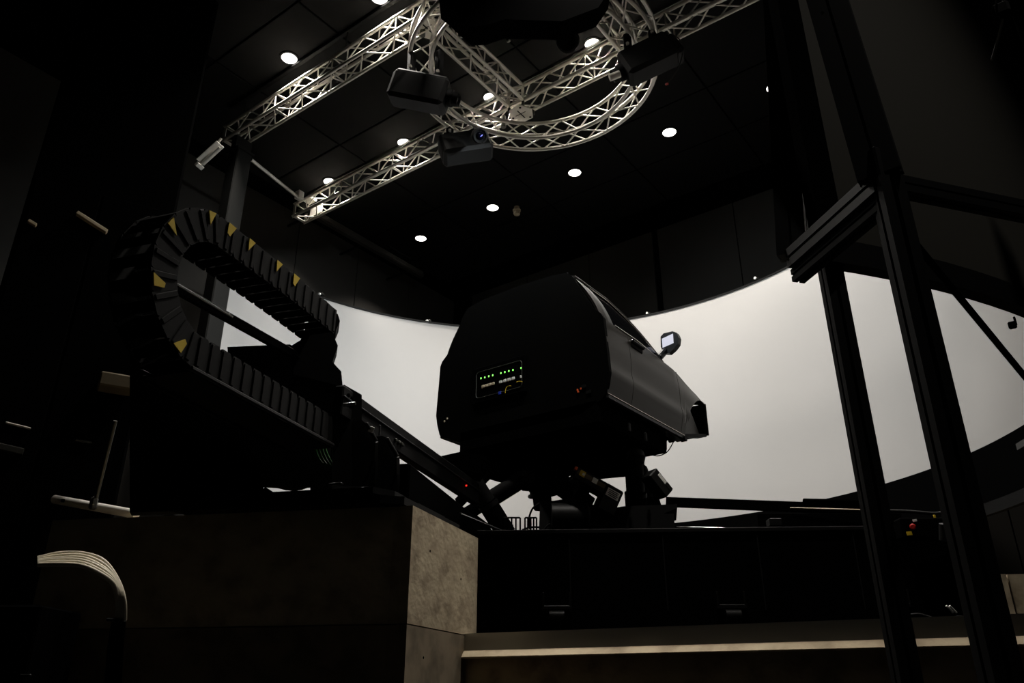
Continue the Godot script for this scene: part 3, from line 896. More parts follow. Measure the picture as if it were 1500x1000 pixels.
# ---------------------------------------------------------------- energy chain
func make_chain():
	var R := at(490, 470, 4.6)          # a point in the plane of the near side plates
	var top := 1.975 + EYE.y             # centre line of the upper run
	var low := 1.362 + EYE.y
	var rad := (top - low) * 0.5
	var s_end := 1.02
	var W := 0.22
	var pos := func(s: float, y: float, w := 0.0): return Vector3(R.x, y, R.z) - G_DIR * s - G_SIDE * w
	var stations := []
	var pitch := 0.079
	var s := 0.03
	while s < s_end:
		stations.append([s, top + 0.02 * sin(PI * (0.3 + 0.7 * s / s_end)), 0.0]); s += pitch
	var ang := 0.0
	while ang < PI - 0.1:
		stations.append([s_end + rad * sin(ang), top - rad + rad * cos(ang), ang]); ang += 0.27
	s = s_end
	while s > -0.06:
		stations.append([s, low + 0.005, PI]); s -= pitch
	var t := thing("cable_chain", "black cable drag chain looping at the left, yellow marks on its links", "cable chain", pos.call(0.6, low - 0.15, W / 2))
	var hh := 0.076
	var k := 0
	var bend := func(a): return a > 0.01 and a < PI - 0.01
	for st in stations:
		var a: float = st[2]
		var along: Vector3 = -G_DIR * cos(a) - Vector3.UP * sin(a)      # towards the bend, then back
		var outw: Vector3 = Vector3.UP * cos(a) - G_DIR * sin(a)
		var o: Vector3 = pos.call(st[0], st[1])
		var wide := 0.052 if bend.call(a) else 0.044
		var plate := [Vector2(-wide, hh), Vector2(wide * 0.8, hh), Vector2(wide, hh - 0.02), Vector2(wide * 0.62, -hh * 0.2), Vector2(wide * 0.5, -hh), Vector2(-wide * 0.55, -hh), Vector2(-wide * 0.8, -hh * 0.6), Vector2(-wide * 0.9, 0.0)]
		if not bend.call(a):
			plate = [Vector2(-wide, hh), Vector2(wide * 0.7, hh), Vector2(wide, hh - 0.015), Vector2(wide * 0.75, -hh + 0.02), Vector2(wide * 0.45, -hh), Vector2(-wide * 0.8, -hh), Vector2(-wide, -hh + 0.03)]
		var plates := []
		for w in [0.0, W - 0.012]:
			var g := Geo.new()
			plates.append(g)
			g.prism(plate, o - G_SIDE * w, along, outw, -G_SIDE * 0.012)
			# raised overlap band of the plate
			g.box(o - G_SIDE * (w - (0.003 if w == 0.0 else -0.015)) - along * wide * 0.55, Vector3(wide * 0.5, hh * 1.8, 0.008), Basis(along, outw, along.cross(outw)), 0.003)
		var link := part(t, "chain_link", plates[0], M.chain)
		part(link, "far_plate", plates[1], M.chain)
		for u in [hh - 0.012, -hh + 0.012]:
			part(link, "crossbar", gbox(o - G_SIDE * W * 0.5 + outw * u, Vector3(0.05, 0.016, W - 0.02), Basis(along, outw, along.cross(outw)), 0.004), M.deep)
		if k in [5, 7, 10, 12, 14, 17, 20, 23]:
			var g := Geo.new()
			var shape := [Vector2(-0.03, hh - 0.004), Vector2(0.026, hh - 0.004), Vector2(0.026, hh - 0.062), Vector2(0.006, hh - 0.07)]
			if k in [7, 10, 14, 17]: shape = [Vector2(-0.024, hh - 0.004), Vector2(0.026, hh - 0.004), Vector2(0.02, hh - 0.07)]
			g.prism(shape, o + G_SIDE * 0.009, along, outw, -G_SIDE * 0.006)
			part(link, "yellow_mark", g, M.yellow, "yellow mark")
		k += 1
	# tow arm that holds the moving end
	var f := G_SIDE
	part(t, "tow_arm", pix_prism([Vector2(478, 440), Vector2(488, 456), Vector2(495, 460), Vector2(498, 470), Vector2(492, 484), Vector2(491, 497), Vector2(495, 506), Vector2(487, 530), Vector2(500, 544), Vector2(502, 566), Vector2(430, 548), Vector2(427, 506), Vector2(440, 498), Vector2(452, 470)], 4.62, 0.16), M.black, "black bracket at the chain's moving end")
	for q in [Vector2(472, 486), Vector2(483, 483), Vector2(481, 458)]:
		part(t, "bolt", gtube(at(q.x, q.y, 4.6), at(q.x, q.y, 4.6) + G_SIDE * 0.012, 0.009), M.gunmetal)
	# trough edge and its bright rod, inside the loop
	var tr := thing("guide_trough", "black guide trough with a bright steel rod, seen through the cable chain's loop", "guide trough", at(400, 540, 4.4))
	part(tr, "trough_side", beam(at(252, 419, 3.72), at(496, 556, 4.95), 0.05, 0.03), M.black)
	part(tr, "steel_rod", gtube(at(250, 412, 3.7), at(340, 464, 4.05), 0.008), M.steel, "bright steel rod")
	part(tr, "edge_strip", beam(at(430, 519, 4.5), at(472, 545, 4.75), 0.012, 0.02), M.gunmetal)
	# tray under the lower run
	var ty := thing("chain_tray", "black tray with a pale lower edge carrying the cable chain's lower run", "tray", at(360, 600, 3.8))
	var l0: Vector3 = pos.call(1.1, low - 0.09, -0.02)
	var l1: Vector3 = pos.call(-0.08, low - 0.09, -0.02)
	part(ty, "side_rail", beam(l0, l1, 0.018, 0.02), M.gunmetal)
	part(ty, "side_rail", beam(l0 - G_SIDE * (W + 0.04), l1 - G_SIDE * (W + 0.04), 0.05, 0.02), M.black)
	part(ty, "tray_floor", beam(l0 - G_SIDE * (W * 0.5 + 0.02) + Vector3(0, -0.01, 0), l1 - G_SIDE * (W * 0.5 + 0.02) + Vector3(0, -0.01, 0), 0.012, W + 0.02), M.black)


# ---------------------------------------------------------------- motion base
func make_hexapod():
	var t := thing("hexapod", "black six-legged motion base between the platform and the car", "motion base", at(830, 777, 7.0))
	var D := 7.2
	# upper frame under the car
	part(t, "upper_frame", pix_prism([Vector2(674, 646), Vector2(675, 662), Vector2(693, 660), Vector2(718, 657), Vector2(716, 668), Vector2(694, 664), Vector2(690, 672), Vector2(703, 692), Vector2(738, 702), Vector2(762, 702), Vector2(785, 700), Vector2(800, 706), Vector2(838, 690), Vector2(873, 696), Vector2(917, 692), Vector2(944, 690), Vector2(944, 640), Vector2(760, 628)], D, 0.15), M.deep)
	part(t, "outrigger", pix_prism([Vector2(645, 668), Vector2(676, 661), Vector2(712, 668), Vector2(716, 676), Vector2(704, 694), Vector2(672, 686)], 6.4, 0.25), M.deep)
	# legs: a motor tube and a thinner ram each
	var legs := [
		[Vector2(724, 684), Vector2(672, 736), 7.2, 0.052, 0.05],
		[Vector2(768, 700), Vector2(672, 760), 7.0, 0.075, 0.06], [Vector2(684, 688), Vector2(742, 782), 6.8, 0.075, 0.085],
		[Vector2(790, 700), Vector2(796, 745), 7.6, 0.11, 0.09], [Vector2(806, 700), Vector2(862, 742), 7.3, 0.09, 0.10],
		[Vector2(928, 670), Vector2(934, 770), 7.1, 0.085, 0.10], [Vector2(938, 690), Vector2(962, 765), 7.4, 0.06, 0.09]]
	for l in legs:
		var a := at(l[0].x, l[0].y, l[2])
		var b := at(l[1].x, l[1].y, l[2])
		var lg := part(t, "leg", gtube(a, a.lerp(b, 0.55), l[3], l[3], 14), M.black)
		part(lg, "ram", gtube(a.lerp(b, 0.5), b, l[4], l[4], 14), M.deep)
		var g := Geo.new()
		g.ball(a, l[3] * 1.25, 6)
		part(lg, "joint", g, M.black)
		g = Geo.new()
		g.tube(a.lerp(b, 0.52), a.lerp(b, 0.58), l[3] * 1.2, l[3] * 1.2, 14)
		part(lg, "collar", g, M.satin)
	# drive boxes with labels on the faces turned to the viewer
	var c := at(864, 707, 6.75)
	var B := axes(at(893, 723, 6.75) - at(842, 694, 6.75), Vector3.UP)
	var bx := part(t, "drive_box", gbox(c, Vector3(0.33, 0.115, 0.12), B, 0.01), M.satin)
	part(bx, "cover_strip", gbox(c - B.y * 0.034 + B.z * 0.061, Vector3(0.31, 0.03, 0.006), B, 0.002), M.column)
	part(bx, "cover_strip", gbox(c + B.y * 0.012 + B.z * 0.061, Vector3(0.29, 0.04, 0.005), B, 0.002), M.dim_concrete)
	part(bx, "yellow_label", gbox(c - B.x * 0.10 + B.y * 0.014 + B.z * 0.065, Vector3(0.05, 0.05, 0.005), B, 0.0), M.yellow, "yellow warning label")
	part(bx, "white_label", gbox(c - B.x * 0.09 + B.y * 0.012 + B.z * 0.068, Vector3(0.022, 0.022, 0.004), B, 0.0), M.label)
	part(bx, "white_label", gbox(c + B.x * 0.02 + B.y * 0.014 + B.z * 0.065, Vector3(0.045, 0.045, 0.005), B, 0.0), M.label)
	part(bx, "orange_mark", gbox(c - B.x * 0.168 + B.y * 0.03 + B.z * 0.05, Vector3(0.025, 0.03, 0.03), B, 0.003), M.orange)
	var h := c + B.x * 0.2 - B.y * 0.02
	part(bx, "end_head", gbox(h - B.y * 0.05, Vector3(0.16, 0.24, 0.17), B, 0.012), M.satin)
	part(bx, "name_plate", gbox(h + B.z * 0.087, Vector3(0.115, 0.07, 0.004), B, 0.0), M.label, "white name plate")
	for k in 4:
		part(bx, "print_line", gbox(h + B.z * 0.09 + B.y * (0.022 - 0.015 * k), Vector3(0.09 - 0.014 * (k % 2), 0.006, 0.003), B, 0.0), M.black)
	c = at(962, 709, 6.95)
	B = axes(at(976, 726, 6.95) - at(951, 694, 6.95), Vector3.UP)
	bx = part(t, "drive_box", gbox(c, Vector3(0.24, 0.12, 0.14), B, 0.01), M.satin)
	part(bx, "white_label", gbox(c + B.y * 0.03 + B.z * 0.072 - B.x * 0.02, Vector3(0.1, 0.03, 0.005), B, 0.0), M.label, "pale label")
	part(bx, "cover_strip", gbox(c + B.y * 0.035 + B.z * 0.071 + B.x * 0.075, Vector3(0.07, 0.035, 0.005), B, 0.0), M.column)
	part(t, "middle_block", pix_prism([Vector2(762, 698), Vector2(764, 714), Vector2(774, 715), Vector2(782, 725), Vector2(796, 726), Vector2(815, 721), Vector2(832, 720), Vector2(840, 727), Vector2(862, 735), Vector2(866, 698)], 7.3, 0.12), M.deep)
	# base
	part(t, "base_block", pix_prism([Vector2(791, 734), Vector2(812, 733), Vector2(840, 728), Vector2(862, 738), Vector2(892, 742), Vector2(893, 790), Vector2(789, 790)], 6.7, 0.5), M.black)
	part(t, "base_block", pix_prism([Vector2(885, 746), Vector2(915, 741), Vector2(992, 738), Vector2(992, 744), Vector2(972, 752), Vector2(987, 752), Vector2(990, 790), Vector2(880, 790)], 6.75, 0.5), M.black)
	var m := at(852, 757, 6.62)
	part(t, "motor", gtube(m - look.x * 0.25, m + look.x * 0.03, 0.115, 0.115, 20), M.satin)
	var mg := Geo.new()
	mg.lathe(m + look.x * 0.03, look.x, [Vector2(0.118, -0.02), Vector2(0.118, 0.02), Vector2(0.08, 0.035), Vector2(0.0, 0.035)], 20)
	part(t, "motor_cap", mg, M.black)
	part(t, "foot", pix_prism([Vector2(660, 760), Vector2(690, 748), Vector2(720, 770), Vector2(716, 785), Vector2(660, 785)], 6.75, 0.3), M.deep)
	part(t, "foot", pix_prism([Vector2(722, 770), Vector2(752, 768), Vector2(752, 790), Vector2(722, 790)], 6.75, 0.3), M.deep)
	# small cages of bars beside the base
	for cg in [[737.0, 762.0], [769.0, 786.0]]:
		var cage := part(t, "cable_guard", beam(at(cg[0], 758, 6.6), at(cg[1], 758, 6.6), 0.014, 0.014), M.black)
		for k in 5:
			var x: float = lerp(cg[0], cg[1], k / 4.0)
			part(cage, "bar", gtube(at(x, 758, 6.6), at(x, 780, 6.6), 0.007), M.black)
	for cb in [[Vector2(790, 737), Vector2(780, 745), Vector2(775, 760), Vector2(777, 776)], [Vector2(812, 776), Vector2(806, 768), Vector2(800, 772), Vector2(796, 778)], [Vector2(765, 776), Vector2(778, 772), Vector2(790, 772)]]:
		var pts := []
		for q in cb: pts.append(at(q.x, q.y, 6.62))
		part(t, "cable", gpath(curve(pts), 0.009), M.black)
	part(t, "status_lamp", gbox(at(683, 711, 6.2), Vector3(0.012, 0.012, 0.01), Basis(), 0.001), M.red_led, "tiny red status lamp")
	# the long arm to the right
	var arm := thing("cable_boom", "long thin black cable arm reaching right from the motion base in front of the screen", "cable arm", at(1120, 745, 6.6))
	part(arm, "arm_beam", beam(at(976, 735, 6.85), at(1290, 747, 6.3), 0.078, 0.06), M.deep)
	part(arm, "arm_top", beam(at(1176, 733, 6.48), at(1300, 735, 6.3), 0.02, 0.08), M.deep)
	part(arm, "pale_strip", beam(at(1157, 743.5, 6.40), at(1275, 747, 6.2), 0.012, 0.012), M.beige, "pale strip along the lower edge")
	part(arm, "clamp", gbox(at(1134, 766, 6.3), Vector3(0.1, 0.06, 0.1), Basis(look.x, Vector3.UP, look.x.cross(Vector3.UP)), 0.006), M.satin)
	part(arm, "lower_duct", beam(at(1110, 764, 6.5), at(1320, 764, 6.2), 0.12, 0.1), M.deep)


# ---------------------------------------------------------------- car
const CX := -3.96

func side_x(y: float, z: float) -> float:
	# half width of the body at height y (world) and z
	var prof := [Vector2(3.55, 0.885), Vector2(3.605, 0.915), Vector2(3.70, 0.932), Vector2(3.785, 0.952), Vector2(3.90, 0.936), Vector2(4.05, 0.938), Vector2(4.2, 0.928), Vector2(4.27, 0.915), Vector2(4.30, 0.90)]
	var x := 0.9
	for i in prof.size() - 1:
		if y >= prof[i].x and y <= prof[i + 1].x:
			var t: float = (y - prof[i].x) / (prof[i + 1].x - prof[i].x)
			x = lerp(prof[i].y, prof[i + 1].y, t * t * (3 - 2 * t) if i != 2 else t)
	# the front wing flares and its top rolls in
	var f := clampf((-6.7 - z) / 0.7, 0, 1)
	if y > 4.0: x -= f * 0.06 * (y - 4.0) / 0.2
	return x

func belt(z: float) -> float:
	if z > -6.0: return 4.295
	if z > -6.8: return lerpf(4.295, 4.225, (-6.0 - z) / 0.8)
	if z > -7.28: return lerpf(4.225, 4.14, (-6.8 - z) / 0.48)
	return lerpf(4.14, 4.07, (-7.28 - z) / 0.14)

func arch(z: float) -> float:
	# underside of the body side: the sill, then the wheel arch
	if z > -6.86: return 3.605
	var t := clampf((-6.86 - z) / 0.56, 0, 1)
	return 3.605 + 0.5 * pow(sin(t * PI * 0.5), 0.55)

func skin(z0: float, z1: float, sgn: float) -> Geo:
	var P := []
	var cols := int(maxf(4, ceil((z0 - z1) / 0.035)))
	for i in cols + 1:
		var z := lerpf(z0, z1, float(i) / cols)
		var row := []
		for j in 19:
			var lo := arch(z)
			var y := lerpf(lo, belt(z), j / 18.0)
			row.append(Vector3(CX + sgn * side_x(y, z), y, z))
		P.append(row)
	var g := Geo.new()
	g.grid(P, Vector3(sgn, 0, 0))
	# inner face, 2 cm in
	var Q := []
	for row in P:
		var r2 := []
		for q in row: r2.append(q - Vector3(sgn * 0.02, 0, 0))
		Q.append(r2)
	g.grid(Q, Vector3(-sgn, 0, 0))
	var lower := []
	var upper := []
	for i in P.size():
		lower.append([P[i][0], Q[i][0]]); upper.append([P[i][18], Q[i][18]])
	g.grid(lower, Vector3.DOWN)
	g.grid(upper, Vector3.UP)
	g.grid([P[0], Q[0]], Vector3(0, 0, 1))
	g.grid([P[P.size() - 1], Q[P.size() - 1]], Vector3(0, 0, -1))
	return g

func make_car():
	var ZR := -5.4
	var t := thing("simulator_car", "front half of a dark grey car with a flat black bulkhead behind its doors", "car", Vector3(CX, 3.25, -6.4))
	for sgn: float in [1.0, -1.0]:
		part(t, "rear_side_panel", skin(ZR, -5.806, sgn), M.paint)
		var door := part(t, "door", skin(-5.812, -6.772, sgn), M.paint)
		part(t, "front_wing", skin(-6.780, -7.42, sgn), M.paint)
		var X := CX + sgn * 0.935
		var g := gbox(Vector3(X + sgn * 0.012, 4.222, -5.95), Vector3(0.035, 0.035, 0.23), Basis(), 0.012)
		part(door, "door_handle", g, M.trim, "dark door handle")
		part(door, "handle_cup", gbox(Vector3(X - sgn * 0.002, 4.20, -5.95), Vector3(0.012, 0.06, 0.2), Basis(), 0.004), M.black)
		# seam strips between the panels
		for z in [-5.809, -6.776]:
			part(t, "panel_seam", gbox(Vector3(CX + sgn * 0.905, 3.93, z), Vector3(0.03, 0.6, 0.006), Basis(), 0.0), M.deep)
		# sill with a thin bright lower edge
		part(t, "sill", gbox(Vector3(CX + sgn * 0.87, 3.575, -6.13), Vector3(0.1, 0.05, 1.46), Basis(), 0.012), M.trim)
		part(t, "sill_trim", gbox(Vector3(CX + sgn * 0.918, 3.598, -6.13), Vector3(0.012, 0.01, 1.46), Basis(), 0.003), M.chrome, "thin bright sill strip")
		# side glass and pillars
		var up := func(z: float, f: float): # a point on the side glass: f 0 at the belt, 1 at the roof rail
			var roof := roof_edge(z)
			var lo := Vector3(CX + sgn * 0.895, belt(z), z)
			var hi := Vector3(CX + sgn * roof.x, roof.y, z)
			return lo.lerp(hi, f) + Vector3(sgn * 0.03 * sin(PI * f), 0, 0)
		var pan := func(za: float, zb: float, off: float, count := 8):
			var P := []
			for i in count + 1:
				var row := []
				for j in 9: row.append(up.call(lerpf(za, zb, float(i) / count), j / 8.0) - Vector3(sgn * off, 0, 0))
				P.append(row)
			return P
		var gp := Geo.new()
		gp.grid(pan.call(ZR, -5.535, 0.0), Vector3(sgn, 0, 0))
		gp.grid(pan.call(ZR, -5.535, 0.02), Vector3(-sgn, 0, 0))
		part(t, "rear_pillar", gp, M.paint)
		gp = Geo.new()
		gp.grid(pan.call(-5.545, -5.62, 0.004), Vector3(sgn, 0, 0))
		gp.grid(pan.call(-5.545, -5.62, 0.02), Vector3(-sgn, 0, 0))
		part(t, "door_frame", gp, M.gunmetal)
		gp = Geo.new()
		gp.grid(pan.call(-5.62, -6.5, 0.01, 16), Vector3(sgn, 0, 0))
		gp.grid(pan.call(-5.62, -6.5, 0.015, 16), Vector3(-sgn, 0, 0))
		part(t, "side_window", gp, M.glass, "dark side window")
		var rail := []
		var inner := []
		for i in 25:
			var z := lerpf(ZR, -6.56, i / 24.0)
			rail.append(up.call(z, 1.0) + Vector3(0, 0.004, 0))
		part(t, "roof_rail", gpath(rail, 0.016, 8), M.paint)
		for i in 19: inner.append(up.call(lerpf(-5.62, -6.5, i / 18.0), 0.96) + Vector3(sgn * 0.004, 0, 0))
		part(t, "window_trim", gpath(inner, 0.006, 6), M.chrome, "thin bright window trim")
		var bl := []
		for i in 13: bl.append(Vector3(CX + sgn * 0.905, belt(lerpf(-5.62, -6.5, i / 12.0)) + 0.004, lerpf(-5.62, -6.5, i / 12.0)))
		part(t, "belt_trim", gpath(bl, 0.007, 6), M.chrome, "thin bright belt trim")
		# wheel arch lining
		g = Geo.new()
		var L := []
		for i in 17:
			var z := lerpf(-6.87, -7.42, i / 16.0)
			L.append([Vector3(CX + sgn * (side_x(arch(z), z) - 0.01), arch(z), z), Vector3(CX + sgn * 0.55, arch(z) - 0.015, z)])
		g.grid(L, Vector3.DOWN)
		part(t, "arch_lining", g, M.black)
		g = Geo.new()
		g.prism([Vector2(-6.88, 3.63), Vector2(-6.90, 3.88), Vector2(-7.0, 4.0), Vector2(-7.12, 4.04), Vector2(-7.38, 3.73)], Vector3(CX + sgn * 0.85, 0, 0), Vector3.BACK, Vector3.UP, Vector3(-sgn * 0.02, 0, 0))
		part(t, "inner_panel", g, M.paint)
		g = Geo.new()
		g.prism([Vector2(-6.86, 3.625), Vector2(-6.86, 3.60), Vector2(-7.42, 3.735), Vector2(-7.42, 3.765)], Vector3(CX + sgn * 0.90, 0, 0), Vector3.BACK, Vector3.UP, Vector3(-sgn * 0.1, 0, 0))
		part(t, "arch_floor", g, M.black)
		part(t, "front_post", gbox(Vector3(CX + sgn * 0.80, 3.92, -7.43), Vector3(0.24, 0.34, 0.02), Basis(), 0.004), M.black)
	# roof, windscreen, bonnet
	var P := []
	for i in 13:
		var z := lerpf(ZR, -6.56, i / 12.0)
		var e := roof_edge(z)
		var row := []
		for j in 13:
			var f := j / 6.0 - 1.0
			row.append(Vector3(CX + f * e.x, e.y + 0.075 * (1.0 - pow(absf(f), 2.2)) , z))
		P.append(row)
	var g := Geo.new()
	g.grid(P.slice(0, 7), Vector3.UP)
	part(t, "roof", g, M.paint)
	g = Geo.new()
	g.grid(P.slice(6, 13), Vector3(0, 1, -1))
	part(t, "windscreen", g, M.glass)
	P = []
	for i in 13:
		var z := lerpf(-6.5, -7.42, i / 12.0)
		var row := []
		for j in 13:
			var f := j / 6.0 - 1.0
			row.append(Vector3(CX + f * (side_x(belt(z), z) - 0.002), belt(z) + 0.09 * (1.0 - pow(absf(f), 3.0)), z))
		P.append(row)
	g = Geo.new()
	g.grid(P, Vector3.UP)
	part(t, "bonnet", g, M.paint)
	part(t, "front_wall", gbox(Vector3(CX, 3.93, -7.40), Vector3(1.4, 0.32, 0.02), Basis(), 0.004), M.black)
	# bulkhead
	var half := [Vector2(0.62, 4.79), Vector2(0.652, 4.744), Vector2(0.74, 4.56), Vector2(0.83, 4.395), Vector2(0.905, 4.325), Vector2(0.925, 4.28), Vector2(0.935, 4.1), Vector2(0.945, 3.95), Vector2(0.955, 3.78), Vector2(0.935, 3.68), Vector2(0.90, 3.575), Vector2(0.86, 3.545), Vector2(0.65, 3.46)]
	var poly := []
	for q: Vector2 in half: poly.append(q)
	for i in range(half.size() - 1, -1, -1): poly.append(Vector2(-half[i].x, half[i].y))
	for q in [Vector2(-0.585, 4.825), Vector2(-0.4, 4.855), Vector2(0.0, 4.872), Vector2(0.4, 4.86), Vector2(0.57, 4.835)]: poly.append(q)
	g = Geo.new()
	g.prism(poly, Vector3(CX, 0, ZR + 0.02), Vector3.RIGHT, Vector3.UP, Vector3(0, 0, -0.04))
	part(t, "bulkhead", g, M.bulkhead, "flat black rear wall")
	var rim := []
	for q in poly.slice(26): rim.append(Vector3(CX + q.x, q.y + 0.004, ZR + 0.0))
	part(t, "roof_edge_trim", gpath(rim, 0.006, 6), M.gunmetal)
	# equipment bay with leds
	var bay := part(t, "equipment_bay", gbox(Vector3(CX - 0.185, 3.955, ZR + 0.035), Vector3(0.62, 0.36, 0.04), Basis(), 0.01), M.deep, "recessed bay with two rows of lit modules")
	var loop := []
	var bw := 0.262
	var bh := 0.128
	var turn0 := PI
	for q in [Vector2(-1, -1), Vector2(1, -1), Vector2(1, 1), Vector2(-1, 1)]:
		for a in 4:
			var an: float = turn0 + a * PI / 6
			loop.append(Vector3(CX - 0.17 + q.x * (bw - 0.03) + 0.03 * cos(an), 3.953 + q.y * (bh - 0.03) + 0.03 * sin(an), ZR + 0.06))
		turn0 += PI / 2
	part(bay, "bay_frame", gpath(loop, 0.004, 6, true), M.alu_dark)
	var spot := func(px: float, py: float): return at_z(660 + px / 7.145, 500 + py / 7.145, ZR + 0.062)
	for q in [Vector2(318, 385), Vector2(358, 376), Vector2(400, 364), Vector2(441, 354), Vector2(527, 331), Vector2(568, 320), Vector2(610, 309), Vector2(653, 298), Vector2(738, 277)]:
		part(bay, "green_led", gbox(spot.call(q.x, q.y), Vector3(0.013, 0.017, 0.008), Basis(), 0.003), M.led, "small green light")
	for q in [Vector2(340, 472), Vector2(374, 462), Vector2(410, 452), Vector2(445, 441), Vector2(525, 424), Vector2(568, 411), Vector2(612, 398), Vector2(655, 387), Vector2(735, 369)]:
		part(bay, "plug", gbox(spot.call(q.x, q.y), Vector3(0.02 if q.x > 700 else 0.038, 0.03, 0.012), axes(Vector3(1, 0.02, 0), Vector3.UP), 0.008), M.white if q.x > 480 else M.beige, "pale plug")
	for cb in [[Vector2(572, 540), Vector2(580, 490), Vector2(600, 468), Vector2(632, 464)], [Vector2(690, 424), Vector2(720, 417), Vector2(752, 422)]]:
		var pts := []
		for q in cb: pts.append(spot.call(q.x, q.y))
		part(bay, "patch_cord", gpath(curve(pts), 0.003), M.yellow)
	part(bay, "blue_module", gbox(spot.call(515, 540), Vector3(0.03, 0.03, 0.01), Basis(), 0.003), M.blue)
	# small copper connectors low on the bulkhead
	for q in [Vector2(846, 571), Vector2(851, 569), Vector2(847, 574), Vector2(651, 617), Vector2(655, 613)]:
		part(t, "connector", gbox(at_z(q.x, q.y, ZR + 0.028), Vector3(0.014, 0.018, 0.012), Basis(), 0.002), M.orange if q.x > 700 else M.beige)
	for q in [Vector2(855, 566), Vector2(862, 574)]:
		part(t, "socket", gbox(at_z(q.x, q.y, ZR + 0.026), Vector3(0.05, 0.03, 0.01), Basis(), 0.002), M.satin)
	# chassis below
	part(t, "chassis", gbox(Vector3(-3.87, 3.46, -5.94), Vector3(1.5, 0.22, 1.12), Basis(), 0.02), M.deep)
	part(t, "subframe", pix_prism([Vector2(690, 640), Vector2(944, 640), Vector2(977, 642), Vector2(977, 657), Vector2(944, 663), Vector2(944, 676), Vector2(690, 676)], 7.6, 0.15), M.deep)
	for q in [Vector2(891, 604), Vector2(922, 626), Vector2(946, 640)]:
		part(t, "jack_point", gbox(at(q.x, q.y, 6.75), Vector3(0.018, 0.075, 0.03), Basis(), 0.004), M.black)
	for q in [Vector2(980, 644), Vector2(998, 643)]:
		part(t, "tow_eye", gtube(at(q.x, q.y, 7.6), at(q.x, q.y, 7.6) + Vector3(0.05, 0, 0), 0.03), M.black)
	part(t, "cable", gpath(curve([at(944, 661, 7.3), at(955, 666, 7.3), at(966, 667, 7.3), at(978, 661, 7.3), at(987, 646, 7.3)]), 0.005), M.deep, "thin hanging cable loop")
	# door mirror with its little display
	for sgn: float in [1.0]:
		var zM := -6.62
		var outl := [Vector2(967.5, 493), Vector2(972, 488), Vector2(985, 485), Vector2(991, 487), Vector2(994, 494), Vector2(993, 503), Vector2(986, 512), Vector2(980, 517), Vector2(972, 517), Vector2(968, 508)]
		var poly2 := []
		for q in outl:
			var w := at_z(q.x, q.y, zM)
			poly2.append(Vector2(w.x, w.y))
		g = Geo.new()
		g.prism(poly2, Vector3(0, 0, zM), Vector3.RIGHT, Vector3.UP, Vector3(0, 0, -0.06))
		var mir := part(t, "door_mirror", g, M.trim)
		var c := Vector2.ZERO
		for q: Vector2 in poly2: c += q / poly2.size()
		var small := []
		for q: Vector2 in poly2: small.append(c + (q - c) * 0.8)
		g = Geo.new()
		g.prism(small, Vector3(0, 0, zM - 0.06), Vector3.RIGHT, Vector3.UP, Vector3(0, 0, -0.03))
		part(mir, "housing_cap", g, M.trim)
		var scr := []
		for q in [Vector2(969.5, 496), Vector2(985.5, 488.5), Vector2(986.5, 502), Vector2(970.5, 509)]:
			var w := at_z(q.x, q.y, zM + 0.004)
			scr.append(Vector2(w.x, w.y))
		g = Geo.new()
		g.prism(scr, Vector3(0, 0, zM + 0.004), Vector3.RIGHT, Vector3.UP, Vector3(0, 0, -0.004))
		part(mir, "mirror_screen", g, M.mirror_screen, "glowing pale display in place of the mirror glass")
		part(mir, "mirror_foot", beam(at_z(975, 513, zM - 0.03), at_z(964, 525, zM + 0.1), 0.06, 0.07, 0.015), M.trim)

func roof_edge(z: float) -> Vector2:
	# (half width, height) of the roof's side edge; it falls along the front pillar
	if z > -5.95: return Vector2(lerpf(0.635, 0.65, (ZR_() - z) / 0.55), lerpf(4.775, 4.76, (ZR_() - z) / 0.55))
	var t := clampf((-5.95 - z) / 0.61, 0, 1)
	return Vector2(lerpf(0.65, 0.885, pow(t, 1.3)), lerpf(4.76, 4.262, t * (0.45 + 0.55 * t)))

func ZR_() -> float: return -5.4


# ---------------------------------------------------------------- frame at the screen's near end
func profile(a: Vector3, b: Vector3, w: float, d: float, facing: Vector3) -> Geo:
	# slotted aluminium profile from a to b; its wide faces look along facing
	var y := (b - a).normalized()
	var z := (facing - y * facing.dot(y)).normalized()
	var x := y.cross(z)
	var hw := w / 2
	var hd := d / 2
	var s := w * 0.09
	var half := [Vector2(-hw, -hd), Vector2(-s, -hd), Vector2(-s, -hd + s * 1.6), Vector2(s, -hd + s * 1.6), Vector2(s, -hd), Vector2(hw, -hd),
		Vector2(hw, -s), Vector2(hw - s * 1.6, -s), Vector2(hw - s * 1.6, s), Vector2(hw, s), Vector2(hw, hd),
		Vector2(s, hd), Vector2(s, hd - s * 1.6), Vector2(-s, hd - s * 1.6), Vector2(-s, hd), Vector2(-hw, hd),
		Vector2(-hw, s), Vector2(-hw + s * 1.6, s), Vector2(-hw + s * 1.6, -s), Vector2(-hw, -s)]
	var g := Geo.new()
	g.prism(half, a, x, z, b - a)
	return g

